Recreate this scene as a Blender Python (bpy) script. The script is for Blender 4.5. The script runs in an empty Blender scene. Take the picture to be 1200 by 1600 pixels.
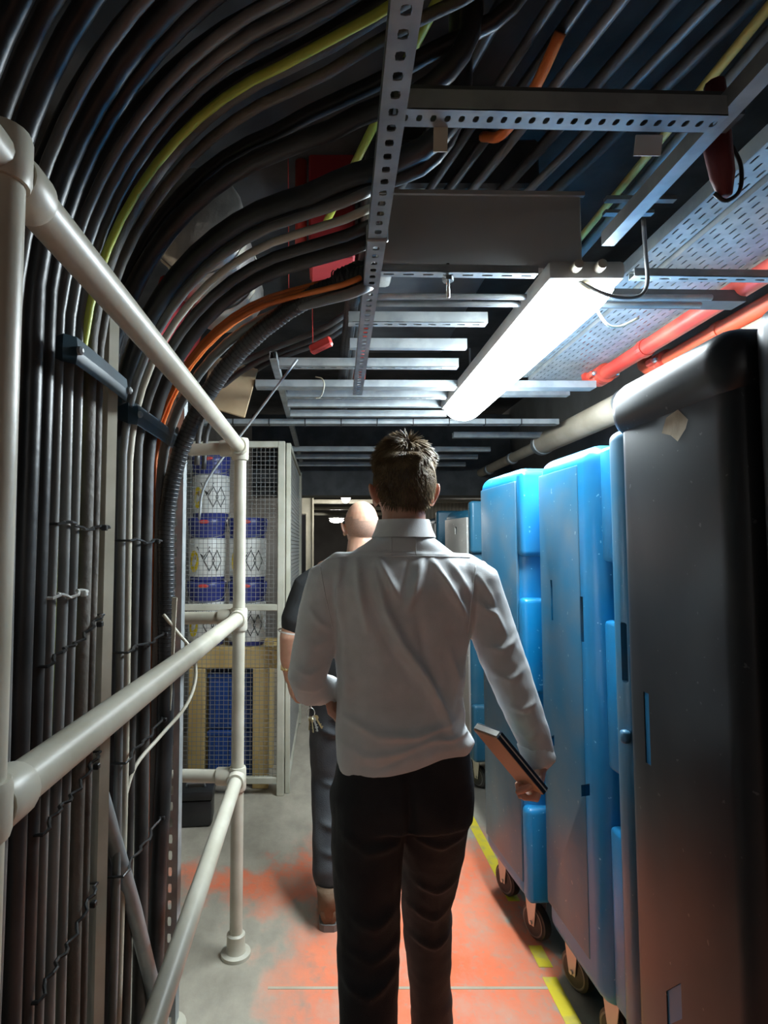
import bpy, bmesh, math, random
import numpy as np
from mathutils import Vector, Matrix, Euler, noise
C = bpy.context.scene.collection
SC = bpy.context.scene
PI = math.pi

# ------------------------------------------------------------------ camera, world, exposure
cd = bpy.data.cameras.new('camera'); cam = bpy.data.objects.new('camera', cd); C.objects.link(cam)
cd.sensor_fit = 'AUTO'; cd.sensor_width = 36; cd.lens = 925/1600*36; cd.shift_x = 90/1600
cd.clip_start = 0.02
cam.location = (0, 0, 1.5); cam.rotation_euler = (PI/2 + math.atan(57/925), 0, 0)
SC.camera = cam
w = bpy.data.worlds.new('world'); SC.world = w; w.use_nodes = True
w.node_tree.nodes['Background'].inputs[0].default_value = (.5, .55, .6, 1)
w.node_tree.nodes['Background'].inputs[1].default_value = .02
SC.view_settings.view_transform = 'Standard'; SC.view_settings.look = 'None'
SC.view_settings.gamma = 1; SC.view_settings.use_curve_mapping = False
SC.view_settings.exposure = 0.95
LAMP_MAIN, LAMP_REAR, LAMP_FAR = 50.0, 15.0, 24.0      # emission of the fluorescent diffusers
COOL, WARM = (.84, .95, 1.0), (1.0, .975, .93)

# ------------------------------------------------------------------ materials
def rgb(r, g, b):
    f = lambda v: (v/255/12.92 if v/255 <= .04045 else ((v/255+.055)/1.055)**2.4)
    return (f(r), f(g), f(b))
def mat(name, col, rough=.5, metal=0., col2=None, scale=8., bump=0., bscale=None, spec=.5, stretch=None, lo=.4, hi=.62, detail=5, sss=0):
    m = bpy.data.materials.new(name); m.use_nodes = True
    nt = m.node_tree; b = nt.nodes['Principled BSDF']
    b.inputs['Base Color'].default_value = (*col, 1); b.inputs['Roughness'].default_value = rough
    b.inputs['Metallic'].default_value = metal; b.inputs['Specular IOR Level'].default_value = spec
    if sss: 
        b.inputs['Subsurface Weight'].default_value = sss; b.inputs['Subsurface Radius'].default_value = (.02, .006, .003); b.inputs['Subsurface Scale'].default_value = 1.3
    tc = nt.nodes.new('ShaderNodeTexCoord'); mp = nt.nodes.new('ShaderNodeMapping')
    nt.links.new(tc.outputs['Object'], mp.inputs[0])
    if stretch: mp.inputs['Scale'].default_value = stretch
    if col2 is not None:
        n = nt.nodes.new('ShaderNodeTexNoise'); n.inputs['Scale'].default_value = scale; n.inputs['Detail'].default_value = detail
        nt.links.new(mp.outputs[0], n.inputs['Vector'])
        r = nt.nodes.new('ShaderNodeValToRGB'); r.color_ramp.elements[0].position = lo; r.color_ramp.elements[1].position = hi
        r.color_ramp.elements[0].color = (*col, 1); r.color_ramp.elements[1].color = (*col2, 1)
        nt.links.new(n.outputs[0], r.inputs[0]); nt.links.new(r.outputs[0], b.inputs['Base Color'])
    if bump:
        n2 = nt.nodes.new('ShaderNodeTexNoise'); n2.inputs['Scale'].default_value = bscale or scale*4; n2.inputs['Detail'].default_value = 4
        nt.links.new(mp.outputs[0], n2.inputs['Vector'])
        bp = nt.nodes.new('ShaderNodeBump'); bp.inputs['Strength'].default_value = bump; bp.inputs['Distance'].default_value = .01
        nt.links.new(n2.outputs[0], bp.inputs['Height']); nt.links.new(bp.outputs[0], b.inputs['Normal'])
    return m
def emis(name, col, s):
    m = bpy.data.materials.new(name); m.use_nodes = True; b = m.node_tree.nodes['Principled BSDF']
    b.inputs['Base Color'].default_value = (.8, .8, .8, 1)
    b.inputs['Emission Color'].default_value = (*col, 1); b.inputs['Emission Strength'].default_value = s
    return m
M = dict(
 galv=mat('galvanised steel', (.30, .325, .33), .5, .45, (.40, .425, .425), 14, .05),
 galvd=mat('dull galvanised steel', (.25, .27, .28), .5, .5, (.36, .38, .38), 9, .05),
 darksteel=mat('dark painted steel', (.055, .058, .06), .5, .2, (.085, .088, .09), 8),
 paint=mat('ivory tube paint', (.47, .44, .345), .38, .0, (.59, .56, .46), 7, .06, 30, lo=.35, hi=.6),
 black=mat('black cable sheath', (.016, .017, .018), .38, 0, (.045, .045, .046), 5, .1, 40),
 blackmat=mat('dusty black cable sheath', (.024, .024, .024), .5, 0, (.065, .062, .057), 6, .15, 50),
 grey=mat('grey cable sheath', (.13, .134, .134), .36, 0, (.22, .22, .21), 5, .08, 40),
 brown=mat('dusty brown grey sheath', (.085, .076, .064), .6, 0, (.15, .135, .115), 7, .3, 60),
 cream=mat('cream cable sheath', (.45, .42, .33), .5, 0, (.58, .54, .44), 6, .05),
 orange=mat('orange cable sheath', (.78, .17, .03), .4, 0, (.88, .25, .06), 6),
 ygreen=mat('yellow green earth cable', (.52, .56, .07), .42, 0, (.36, .46, .06), 4, lo=.45, hi=.6),
 yellowc=mat('yellow conduit', (.55, .42, .10), .45, 0, (.66, .52, .16), 5),
 navy=mat('navy strap', (.012, .03, .045), .4, 0, (.02, .05, .07), 6),
 tie=mat('black nylon tie', (.012, .012, .012), .4),
 tiew=mat('pale nylon tie', (.5, .5, .47), .4),
 concrete=mat('dark concrete', (.022, .022, .021), .85, 0, (.06, .058, .055), 3.5, .3, 20),
 wallp=mat('grey painted wall', (.20, .195, .185), .8, 0, (.27, .265, .25), 3, .1),
 walld=mat('dark brown end wall', (.10, .09, .082), .8, 0, (.13, .12, .11), 3),
 brick=mat('tan brick', (.30, .21, .13), .85, 0, (.42, .32, .22), 9, .3, 60),
 red=mat('red gloss pipe paint', (.42, .03, .018), .45, 0, (.62, .075, .04), 5),
 redorange=mat('orange red pipe paint', (.62, .085, .03), .5, 0, (.68, .11, .045), 5),
 redk=mat('very dark red webbing', (.10, .012, .014), .6, 0, (.14, .018, .02), 9),
 redd=mat('dark red steel paint', (.33, .02, .025), .5, 0, (.42, .035, .035), 5),
 foil=mat('crumpled silver lagging', (.50, .49, .46), .35, .7, (.65, .63, .58), 12, .6, 30),
 lag=mat('beige pipe lagging', (.40, .34, .25), .7, 0, (.50, .43, .33), 5, .25, 30),
 board=mat('grey trunking paint', (.40, .39, .375), .6, 0, (.44, .43, .41), 3),
 lampbase=mat('pale grey lamp housing', (.55, .55, .52), .5),
 chrome=mat('bright bolt steel', (.7, .7, .68), .25, .9),
 wood=mat('yellow timber', (.50, .34, .12), .7, 0, (.62, .45, .19), 5, .15, 40, stretch=(1, 1, .15)),
 board2=mat('brown board', (.33, .23, .12), .75, 0, (.42, .30, .17), 5, .1),
 bluetub=mat('navy blue bucket plastic', (.025, .035, .19), .35, 0, (.035, .05, .24), 5),
 whitelabel=mat('white bucket label', (.72, .72, .68), .4, 0, (.78, .78, .74), 6),
 drum=mat('blue crate plastic', (.012, .06, .26), .4, 0, (.02, .08, .32), 5),
 yellow=mat('yellow label print', (.75, .55, .02), .5),
 redseal=mat('red seal plastic', (.62, .06, .05), .4),
 blackprint=mat('black label print', (.02, .02, .02), .5),
 blackplastic=mat('black plastic', (.014, .015, .016), .4, 0, (.025, .025, .026), 6),
 mesh=mat('cage wire', (.27, .27, .25), .5, .5),
 cage=mat('cage frame paint', (.44, .425, .335), .5, .1, (.53, .51, .42), 6),
 skin=mat('skin', (.62, .34, .24), .5, 0, (.68, .40, .29), 14, .05, 200, sss=.25),
 skin2=mat('ruddy skin', (.60, .33, .22), .48, 0, (.66, .38, .26), 14, .05, 200, sss=.2),
 hair=mat('brown hair', (.085, .058, .036), .45, 0, (.15, .105, .062), 25, 0, stretch=(1, 1, .3)),
 hairlight=mat('brown hair tips', (.17, .12, .068), .55, 0, (.28, .205, .115), 30, spec=.3),
 stubble=mat('shaved grey stubble', (.50, .30, .215), .7, 0, (.40, .25, .185), 200),
 shirt=mat('white cotton shirt', (.73, .745, .75), .75, 0, (.78, .79, .80), 20, .12, 500),
 trouser=mat('charcoal trousers', (.011, .012, .015), .8, 0, (.018, .019, .022), 12, .25, 350),
 tee=mat('black t shirt', (.018, .02, .021), .85, 0, (.03, .032, .034), 8, .2, 300),
 jeans=mat('dark grey work trousers', (.03, .032, .036), .8, 0, (.05, .052, .056), 10, .25, 250),
 shoe=mat('black leather shoe', (.03, .027, .025), .35, 0, (.05, .045, .04), 10),
 sole=mat('grey rubber sole', (.16, .15, .14), .7),
 boot=mat('brown suede boot', (.13, .075, .04), .8, 0, (.18, .11, .065), 12, .2),
 gold=mat('gold watch bracelet', (.85, .62, .30), .25, .95),
 brass=mat('brass key', (.75, .62, .32), .3, .9), nickel=mat('nickel key', (.7, .7, .66), .28, .9),
 paper=mat('notebook pages', (.80, .79, .74), .7, 0, (.86, .85, .8), 90, stretch=(1, 1, 12)),
 cover=mat('tan notebook cover', (.55, .33, .20), .55, 0, (.60, .38, .24), 6), coverd=mat('dark blue notebook cover', (.02, .04, .07), .4),
 green=mat('pale green sticky note', (.35, .72, .38), .6), eye=mat('eye white', (.8, .8, .78), .2), iris=mat('dark iris', (.03, .02, .015), .2), lips=mat('lips', (.5, .2, .17), .45),
 wheel=mat('dark rubber wheel', (.035, .033, .03), .55, 0, (.06, .055, .05), 10), rim=mat('grey wheel rim', (.16, .155, .145), .4, .2),
 bracket=mat('zinc caster bracket', (.60, .56, .50), .4, .6),
 tag=mat('cream paper tag', (.62, .56, .42), .7), sticker=mat('torn cream label', (.52, .45, .33), .7, 0, (.42, .34, .24), 30),
 yline=mat('worn yellow line paint', (.78, .62, .03), .6, 0, (.55, .46, .14), 16, .1, lo=.5, hi=.75),
 shutter=mat('cream ribbed sheet', (.55, .47, .36), .6, 0, (.6, .52, .41), 5),
 glassdark=mat('dark window glass', (.02, .02, .022), .1),
)
def bin_mat(name, c, scuff, amt, rough):
    m = bpy.data.materials.new(name); m.use_nodes = True; nt = m.node_tree; b = nt.nodes['Principled BSDF']
    b.inputs['Roughness'].default_value = rough; b.inputs['Specular IOR Level'].default_value = .5
    tc = nt.nodes.new('ShaderNodeTexCoord'); mp = nt.nodes.new('ShaderNodeMapping'); nt.links.new(tc.outputs['Object'], mp.inputs[0])
    n = nt.nodes.new('ShaderNodeTexNoise'); n.inputs['Scale'].default_value = 6; n.inputs['Detail'].default_value = 8; nt.links.new(mp.outputs[0], n.inputs['Vector'])
    mp2 = nt.nodes.new('ShaderNodeMapping'); mp2.inputs['Rotation'].default_value = (.5, .3, 0); mp2.inputs['Scale'].default_value = (30, 30, 2); nt.links.new(tc.outputs['Object'], mp2.inputs[0])
    n2 = nt.nodes.new('ShaderNodeTexNoise'); n2.inputs['Scale'].default_value = 4; n2.inputs['Detail'].default_value = 6; nt.links.new(mp2.outputs[0], n2.inputs['Vector'])
    r = nt.nodes.new('ShaderNodeMapRange'); r.inputs[1].default_value = .35; r.inputs[2].default_value = .75; r.inputs[4].default_value = amt; nt.links.new(n.outputs[0], r.inputs[0])
    r2 = nt.nodes.new('ShaderNodeMapRange'); r2.inputs[1].default_value = .62; r2.inputs[2].default_value = .72; r2.inputs[4].default_value = .55; nt.links.new(n2.outputs[0], r2.inputs[0])
    a = nt.nodes.new('ShaderNodeMath'); a.operation = 'MAXIMUM'; nt.links.new(r.outputs[0], a.inputs[0]); 
    mu = nt.nodes.new('ShaderNodeMath'); mu.operation = 'MULTIPLY'; mu.inputs[1].default_value = amt; nt.links.new(r2.outputs[0], mu.inputs[0]); nt.links.new(mu.outputs[0], a.inputs[1])
    mx = nt.nodes.new('ShaderNodeMix'); mx.data_type = 'RGBA'; mx.inputs[6].default_value = (*c, 1); mx.inputs[7].default_value = (*scuff, 1)
    nt.links.new(a.outputs[0], mx.inputs[0]); nt.links.new(mx.outputs[2], b.inputs['Base Color'])
    n3 = nt.nodes.new('ShaderNodeTexNoise'); n3.inputs['Scale'].default_value = 48; n3.inputs['Detail'].default_value = 2; nt.links.new(mp.outputs[0], n3.inputs['Vector'])
    r3 = nt.nodes.new('ShaderNodeMapRange'); r3.inputs[1].default_value = .715; r3.inputs[2].default_value = .74; r3.inputs[4].default_value = .7; nt.links.new(n3.outputs[0], r3.inputs[0])
    mx3 = nt.nodes.new('ShaderNodeMix'); mx3.data_type = 'RGBA'; mx3.inputs[7].default_value = (*[min(1, v*2.2+.05) for v in scuff], 1); nt.links.new(r3.outputs[0], mx3.inputs[0]); nt.links.new(mx.outputs[2], mx3.inputs[6]); nt.links.new(mx3.outputs[2], b.inputs['Base Color'])
    bp = nt.nodes.new('ShaderNodeBump'); bp.inputs['Strength'].default_value = .08; bp.inputs['Distance'].default_value = .01
    bp.inputs['Strength'].default_value = .02; nt.links.new(n.outputs[0], bp.inputs['Height']); nt.links.new(bp.outputs[0], b.inputs['Normal'])
    return m
M['bin'] = bin_mat('sky blue bin plastic', (.004, .23, .53), (.13, .33, .48), .30, .33)
M['scuff'] = bin_mat('scuffed blue bin panel with painted sheen', (.018, .15, .28), (.125, .175, .205), .75, .34)  # scuffs, plus grazing sheen painted in as a greyer blue
M['binf'] = bin_mat('far blue bin plastic with painted dimness', (.008, .09, .16), (.08, .16, .2), .4, .4)  # same blue plastic, darkened in colour to imitate the far lighting
M['scufff'] = bin_mat('scuffed bin panel with painted lamp light', (.30, .285, .26), (.40, .38, .34), .9, .4)  # scuffs are real; the beige grey paints in warm far lamp light
M['bind'] = bin_mat('dark slate bin plastic', (.013, .019, .026), (.03, .034, .038), .6, .38)
M['bink'] = bin_mat('near black bin plastic', (.010, .013, .017), (.022, .024, .027), .6, .38)
M['lamp'] = emis('main lamp diffuser', COOL, LAMP_MAIN)
M['lampr'] = emis('rear lamp diffuser', WARM, LAMP_REAR)
M['lampcap'] = emis('translucent lamp end', (1, .88, .55), 1.2)
M['lampf'] = emis('far lamp diffuser', (1, .97, .9), LAMP_FAR)

def floor_mat():
    m = bpy.data.materials.new('worn orange and grey floor'); m.use_nodes = True; nt = m.node_tree; b = nt.nodes['Principled BSDF']
    N = nt.nodes.new; L = nt.links.new
    tc = N('ShaderNodeTexCoord'); sep = N('ShaderNodeSeparateXYZ'); L(tc.outputs['Object'], sep.inputs[0])
    def noise_(s, d=6, st=None):
        mp = N('ShaderNodeMapping'); L(tc.outputs['Object'], mp.inputs[0])
        if st: mp.inputs['Scale'].default_value = st
        n = N('ShaderNodeTexNoise'); n.inputs['Scale'].default_value = s; n.inputs['Detail'].default_value = d; n.inputs['Roughness'].default_value = .62; L(mp.outputs[0], n.inputs['Vector']); return n.outputs[0]
    def mth(op, a, c=None):
        q = N('ShaderNodeMath'); q.operation = op
        for i, v in enumerate((a, c)):
            if v is None: continue
            if isinstance(v, (int, float)): q.inputs[i].default_value = v
            else: L(v, q.inputs[i])
        return q.outputs[0]
    def mr(v, a, c, o0=0, o1=1):
        q = N('ShaderNodeMapRange'); q.interpolation_type = 'SMOOTHSTEP'; q.inputs[1].default_value = a; q.inputs[2].default_value = c; q.inputs[3].default_value = o0; q.inputs[4].default_value = o1; L(v, q.inputs[0]); return q.outputs[0]
    big = noise_(1.7, 5); fine = noise_(7, 8, (1, .55, 1)); vf = noise_(34, 5)
    x = sep.outputs[0]; y = sep.outputs[1]
    wob = mth('MULTIPLY', mth('SUBTRACT', big, .5), .9); wob2 = mth('MULTIPLY', mth('SUBTRACT', fine, .5), .55)
    xs = mth('ADD', mth('ADD', x, wob), wob2); ys = mth('ADD', mth('ADD', y, wob), wob2)
    lane = mth('MULTIPLY', mr(xs, -.24, .0), mr(xs, .88, .80))
    lane = mth('MULTIPLY', lane, mr(ys, 3.35, 2.95))
    band = mth('MULTIPLY', mr(ys, 2.48, 2.66), mr(ys, 3.0, 2.8)); band = mth('MULTIPLY', band, mr(xs, -.95, -.6))
    band = mth('MULTIPLY', band, mr(xs, .4, .2))
    o = mth('MAXIMUM', lane, band)
    wear = mr(fine, .40, .64); wear2 = mr(vf, .52, .68)
    o = mth('MULTIPLY', o, mth('SUBTRACT', 1.0, mth('MULTIPLY', wear, .42)))
    o = mth('MULTIPLY', o, mth('SUBTRACT', 1.0, mth('MULTIPLY', wear2, .35)))
    g = N('ShaderNodeValToRGB'); g.color_ramp.elements[0].position = .3; g.color_ramp.elements[1].position = .7
    g.color_ramp.elements[0].color = (.28, .25, .195, 1); g.color_ramp.elements[1].color = (.45, .405, .32, 1); L(fine, g.inputs[0])
    oc = N('ShaderNodeValToRGB'); oc.color_ramp.elements[0].position = .35; oc.color_ramp.elements[1].position = .65
    oc.color_ramp.elements[0].color = (.80, .155, .055, 1); oc.color_ramp.elements[1].color = (.80, .25, .13, 1); L(big, oc.inputs[0])
    mx = N('ShaderNodeMix'); mx.data_type = 'RGBA'; L(o, mx.inputs[0]); L(g.outputs[0], mx.inputs[6]); L(oc.outputs[0], mx.inputs[7])
    # floor colour goes darker under the bins
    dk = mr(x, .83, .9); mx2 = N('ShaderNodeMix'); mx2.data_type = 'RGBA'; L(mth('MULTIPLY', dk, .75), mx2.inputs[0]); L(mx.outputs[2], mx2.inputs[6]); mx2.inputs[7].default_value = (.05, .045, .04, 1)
    L(mx2.outputs[2], b.inputs['Base Color']); b.inputs['Roughness'].default_value = .55
    bp = N('ShaderNodeBump'); bp.inputs['Strength'].default_value = .15; bp.inputs['Distance'].default_value = .01; L(vf, bp.inputs['Height']); L(bp.outputs[0], b.inputs['Normal'])
    return m
M['floor'] = floor_mat()

# ------------------------------------------------------------------ mesh helpers
class MB:
    def __init__(s): s.v = []; s.f = []
    def add(s, vs, fs):
        k = len(s.v); s.v += [tuple(p) for p in vs]; s.f += [tuple(i+k for i in f) for f in fs]; return s
    def box(s, c, d, rot=None):
        R = Euler(rot).to_matrix() if rot is not None and not isinstance(rot, Matrix) else rot
        vs = []
        for z in (-1, 1):
            for y in (-1, 1):
                for x in (-1, 1):
                    p = Vector((x*d[0]/2, y*d[1]/2, z*d[2]/2))
                    if R is not None: p = R @ p
                    vs.append(p + Vector(c))
        return s.add(vs, [(0, 2, 3, 1), (4, 5, 7, 6), (0, 1, 5, 4), (2, 6, 7, 3), (0, 4, 6, 2), (1, 3, 7, 5)])
    def rbox(s, c, d, bev, seg=3, rot=None):
        bm = bmesh.new(); bmesh.ops.create_cube(bm, size=1)
        for v in bm.verts: v.co = Vector((v.co.x*d[0], v.co.y*d[1], v.co.z*d[2]))
        bmesh.ops.bevel(bm, geom=list(bm.edges), offset=bev, segments=seg, profile=.5, affect='EDGES', clamp_overlap=True)
        R = Euler(rot).to_matrix() if rot is not None and not isinstance(rot, Matrix) else rot
        bm.verts.index_update()
        vs = [(R @ v.co if R is not None else v.co) + Vector(c) for v in bm.verts]
        fs = [[v.index for v in f.verts] for f in bm.faces]; bm.free()
        return s.add(vs, fs)
    def tube(s, pts, r, n=10, cap=True, flat=None):
        """swept tube; r a number or one per point (a pair makes an ellipse: across, up)"""
        P = [Vector(p) for p in pts]; m = len(P)
        rs = r if isinstance(r, (list, tuple)) and len(r) == m else [r]*m
        T = [(P[min(i+1, m-1)] - P[max(i-1, 0)]).normalized() for i in range(m)]
        up = Vector(flat) if flat else (Vector((0, 0, 1)) if abs(T[0].z) < .9 else Vector((0, 1, 0)))
        a = T[0].cross(up).normalized(); vs = []
        for i in range(m):
            if flat:
                a = T[i].cross(up).normalized()
            elif i:
                a = (a - T[i]*a.dot(T[i])).normalized()
            b = a.cross(T[i]).normalized()
            ra, rb = rs[i] if isinstance(rs[i], (tuple, list)) else (rs[i], rs[i])
            for k in range(n):
                t = 2*PI*k/n; vs.append(P[i] + a*math.cos(t)*ra + b*math.sin(t)*rb)
        fs = [(i*n+k, i*n+(k+1) % n, (i+1)*n+(k+1) % n, (i+1)*n+k) for i in range(m-1) for k in range(n)]
        if cap: fs += [tuple(range(n-1, -1, -1)), tuple((m-1)*n+k for k in range(n))]
        return s.add(vs, fs)
    def limb(s, pts, r, n=16):
        """tube with round ends"""
        P = [Vector(p) for p in pts]; rs = list(r)
        q = lambda x, k: tuple(v*k for v in x) if isinstance(x, (tuple, list)) else x*k
        big = lambda x: min(x) if isinstance(x, (tuple, list)) else x
        a = (P[0]-P[1]).normalized(); b = (P[-1]-P[-2]).normalized()
        PP = [P[0]+a*big(rs[0])*.95, P[0]+a*big(rs[0])*.7] + P + [P[-1]+b*big(rs[-1])*.7, P[-1]+b*big(rs[-1])*.95]
        RR = [q(rs[0], .3), q(rs[0], .72)] + rs + [q(rs[-1], .72), q(rs[-1], .3)]
        return s.tube(PP, RR, n)
    def ell(s, c, r, n=16, m=10, rot=None):
        R = Euler(rot).to_matrix() if rot is not None else Matrix.Identity(3)
        vs = [Vector((0, 0, -r[2]))]
        for i in range(1, m):
            t = -PI/2 + PI*i/m
            for k in range(n): vs.append(Vector((r[0]*math.cos(t)*math.cos(2*PI*k/n), r[1]*math.cos(t)*math.sin(2*PI*k/n), r[2]*math.sin(t))))
        vs.append(Vector((0, 0, r[2]))); e = len(vs)-1
        fs = [(0, 1+(k+1) % n, 1+k) for k in range(n)]
        fs += [(1+i*n+k, 1+i*n+(k+1) % n, 1+(i+1)*n+(k+1) % n, 1+(i+1)*n+k) for i in range(m-2) for k in range(n)]
        fs += [(e, 1+(m-2)*n+k, 1+(m-2)*n+(k+1) % n) for k in range(n)]
        return s.add([R @ v + Vector(c) for v in vs], fs)
    def lathe(s, prof, c, axis='z', n=24, closed=True):
        """profile of (radius, height) about an axis through c"""
        vs = []
        for r, h in prof:
            for k in range(n):
                t = 2*PI*k/n; x, y = r*math.cos(t), r*math.sin(t)
                p = (x, y, h) if axis == 'z' else (h, x, y) if axis == 'x' else (y, h, x)
                vs.append(Vector(p) + Vector(c))
        m = len(prof)
        fs = [(i*n+k, i*n+(k+1) % n, (i+1)*n+(k+1) % n, (i+1)*n+k) for i in range(m-1) for k in range(n)]
        if closed: fs += [tuple(range(n-1, -1, -1)), tuple((m-1)*n+k for k in range(n))]
        return s.add(vs, fs)
    def rings(s, rg, n=32, p=2.4):
        """stack of superellipse rings (z, cx, cy, rx, ry)"""
        vs = []
        for z, cx, cy, rx, ry in rg:
            for k in range(n):
                t = 2*PI*k/n; ct, st = math.cos(t), math.sin(t)
                vs.append((cx+rx*math.copysign(abs(ct)**(2/p), ct), cy+ry*math.copysign(abs(st)**(2/p), st), z))
        m = len(rg)
        fs = [(i*n+k, i*n+(k+1) % n, (i+1)*n+(k+1) % n, (i+1)*n+k) for i in range(m-1) for k in range(n)]
        fs += [tuple(range(n-1, -1, -1)), tuple((m-1)*n+k for k in range(n))]
        return s.add(vs, fs)
    def mesh(s, name, m, smooth=False):
        me = bpy.data.meshes.new(name); me.from_pydata(s.v, [], s.f); me.update()
        bm = bmesh.new(); bm.from_mesh(me); bmesh.ops.recalc_face_normals(bm, faces=bm.faces); bm.to_mesh(me); bm.free()
        if m is not None: me.materials.append(m)
        if smooth: me.polygons.foreach_set('use_smooth', [True]*len(me.polygons))
        return me
    def build(s, name, m, parent=None, smooth=False, sharp=None):
        me = s.mesh(name, m, smooth)
        if sharp: me.set_sharp_from_angle(angle=math.radians(sharp))
        return link(name, me, parent)
def link(name, me, parent=None):
    o = bpy.data.objects.new(name, me); C.objects.link(o)
    if parent is not None: o.parent = parent
    return o
def tag(o, label, cat, group=None):
    o['label'] = label; o['category'] = cat
    if group: o['group'] = group
    return o
def thing(name, label, cat, loc=(0, 0, 0), rz=0, group=None):
    o = bpy.data.objects.new(name, None); C.objects.link(o); o.location = loc; o.rotation_euler = (0, 0, rz); o.empty_display_size = .1
    return tag(o, label, cat, group)
def struct(name, mb, m, parent=None, smooth=False):
    o = mb.build(name, m, parent, smooth)
    if parent is None: o['kind'] = 'structure'
    return o
def sm(pts, k=5):
    """smooth curve through points"""
    P = [Vector(p) for p in pts]; P = [P[0]*2-P[1]]+P+[P[-1]*2-P[-2]]; out = []
    for i in range(1, len(P)-2):
        a, b, c, d = P[i-1:i+3]
        for j in range(k):
            t = j/k; out.append(.5*((2*b)+(c-a)*t+(2*a-5*b+4*c-d)*t*t+(3*b-a-3*c+d)*t**3))
    return out+[P[-2]]
def copy_tree(o, parent=None):
    c = o.copy(); C.objects.link(c)
    if parent is not None: c.parent = parent
    for ch in list(o.children): copy_tree(ch, c)
    return c
def fused(mb, voxel, smooth=6, fac=.5):
    """one continuous surface out of overlapping closed shapes"""
    me = mb.mesh('tmp', None); o = bpy.data.objects.new('tmp', me); C.objects.link(o)
    a = o.modifiers.new('r', 'REMESH'); a.mode = 'VOXEL'; a.voxel_size = voxel; a.use_smooth_shade = True
    b = o.modifiers.new('s', 'SMOOTH'); b.iterations = smooth; b.factor = fac
    dg = bpy.context.evaluated_depsgraph_get(); out = bpy.data.meshes.new_from_object(o.evaluated_get(dg))
    bpy.data.objects.remove(o); bpy.data.meshes.remove(me); out.materials.clear()
    return out
def cut(me, cutters):
    """subtract box cutters (mesh builder) from a mesh"""
    o = bpy.data.objects.new('tmp', me); C.objects.link(o); cm = cutters.mesh('cut', None); co = bpy.data.objects.new('cut', cm); C.objects.link(co)
    a = o.modifiers.new('b', 'BOOLEAN'); a.operation = 'DIFFERENCE'; a.object = co; a.solver = 'EXACT'
    dg = bpy.context.evaluated_depsgraph_get(); out = bpy.data.meshes.new_from_object(o.evaluated_get(dg))
    bpy.data.objects.remove(o); bpy.data.objects.remove(co); bpy.data.meshes.remove(cm)
    return out
def plate_holes(L, W, px, pw, hl, hw, rows=1, stagger=False, t=.0025):
    """plate along +x (length L, width W about y=0) with real slots, thickness t downward from z=0"""
    mb = MB(); nx = max(1, int(L/px)); mx = (L-nx*px)/2
    for r in range(rows):
        y0 = -W/2 + r*W/rows; y1 = y0+W/rows; yc = (y0+y1)/2
        off = px/2 if stagger and r % 2 else 0
        xs = [0]; 
        x = mx+off
        if x > 1e-5: mb.box((x/2, yc, -t/2), (x, y1-y0, t))
        n = nx - (1 if off else 0)
        for i in range(n):
            a = x+i*px; b = a+px; c = (a+b)/2; q = hw*.3
            outer = [(a, y0), (c, y0), (b, y0), (b, yc), (b, y1), (c, y1), (a, y1), (a, yc)]
            inner = [(c-hl/2+q*.3, yc-hw/2+q*.3), (c, yc-hw/2), (c+hl/2-q*.3, yc-hw/2+q*.3), (c+hl/2, yc), (c+hl/2-q*.3, yc+hw/2-q*.3), (c, yc+hw/2), (c-hl/2+q*.3, yc+hw/2-q*.3), (c-hl/2, yc)]
            vs = [(*p, -t) for p in outer+inner] + [(*p, 0) for p in outer+inner]
            fs = []
            for k in range(8):
                j = (k+1) % 8
                fs += [(k, j, 8+j, 8+k), (16+k, 24+k, 24+j, 16+j), (8+k, 8+j, 24+j, 24+k)]
            mb.add(vs, fs)
        e = x+n*px
        if L-e > 1e-5: mb.box(((e+L)/2, yc, -t/2), (L-e, y1-y0, t))
    return mb
def strut_mesh(L, W, D, holes=True, px=.05, hl=.028, hw=.013, rows=1, open_top=False):
    """U channel: slotted sole facing down, two side walls of height D, return lips"""
    if holes: mb = plate_holes(L, W, px, W, hl, hw, rows)
    else: mb = MB().box((L/2, 0, -.00125), (L, W, .0025))
    for s in (-1, 1):
        mb.box((L/2, s*(W/2-.00125), D/2), (L, .0025, D)); mb.box((L/2, s*(W/2-.006), D-.00125), (L, .0095, .0025))
    return mb
def bar(name, p0, p1, W=.041, D=.041, m='galv', holes=True, px=.05, hl=.028, hw=.013, down=(0, 0, -1), parent=None, rows=1):
    """strut between two points, its slotted sole turned towards `down`"""
    p0 = Vector(p0); p1 = Vector(p1); x = (p1-p0); L = x.length; x.normalize()
    z = -Vector(down); z = (z - x*z.dot(x)).normalized(); y = z.cross(x)
    R = Matrix((x, y, z)).transposed().to_4x4(); R.translation = p0
    o = strut_mesh(L, W, D, holes, px, hl, hw, rows).build(name, M[m], parent); o.matrix_world = R
    return o

# ------------------------------------------------------------------ setting
fl = struct('floor', MB().box((.4, 4, -.05), (3.2, 22, .1)), M['floor'])
for y0, y1, x in ((1.1, 2.17, .781), (2.22, 2.335, .788), (2.62, 5.5, .80)):
    o = MB().box((x, (y0+y1)/2, .001), (.05, y1-y0, .002)).build('painted_line', M['yline'], fl)
# floor joint line
MB().box((.3, 2.12, .0006), (1.0, .012, .0012)).build('floor_joint', M['lag'], fl)
struct('ceiling', MB().box((.4, 4, 3.0), (3.2, 22, .1)), M['concrete'])
wl = struct('wall_left', MB().box((-1.2, 4, 1.475), (.1, 22, 2.95)), M['wallp'])
struct('wall_right', MB().box((1.95, 4, 1.475), (.1, 22, 2.95)), M['wallp'])
struct('wall_far', MB().box((.4, 13, 1.475), (3.2, .1, 2.95)), M['walld'])
struct('wall_near', MB().box((.4, -5.5, 1.475), (3.2, .1, 2.95)), M['wallp'])
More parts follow.
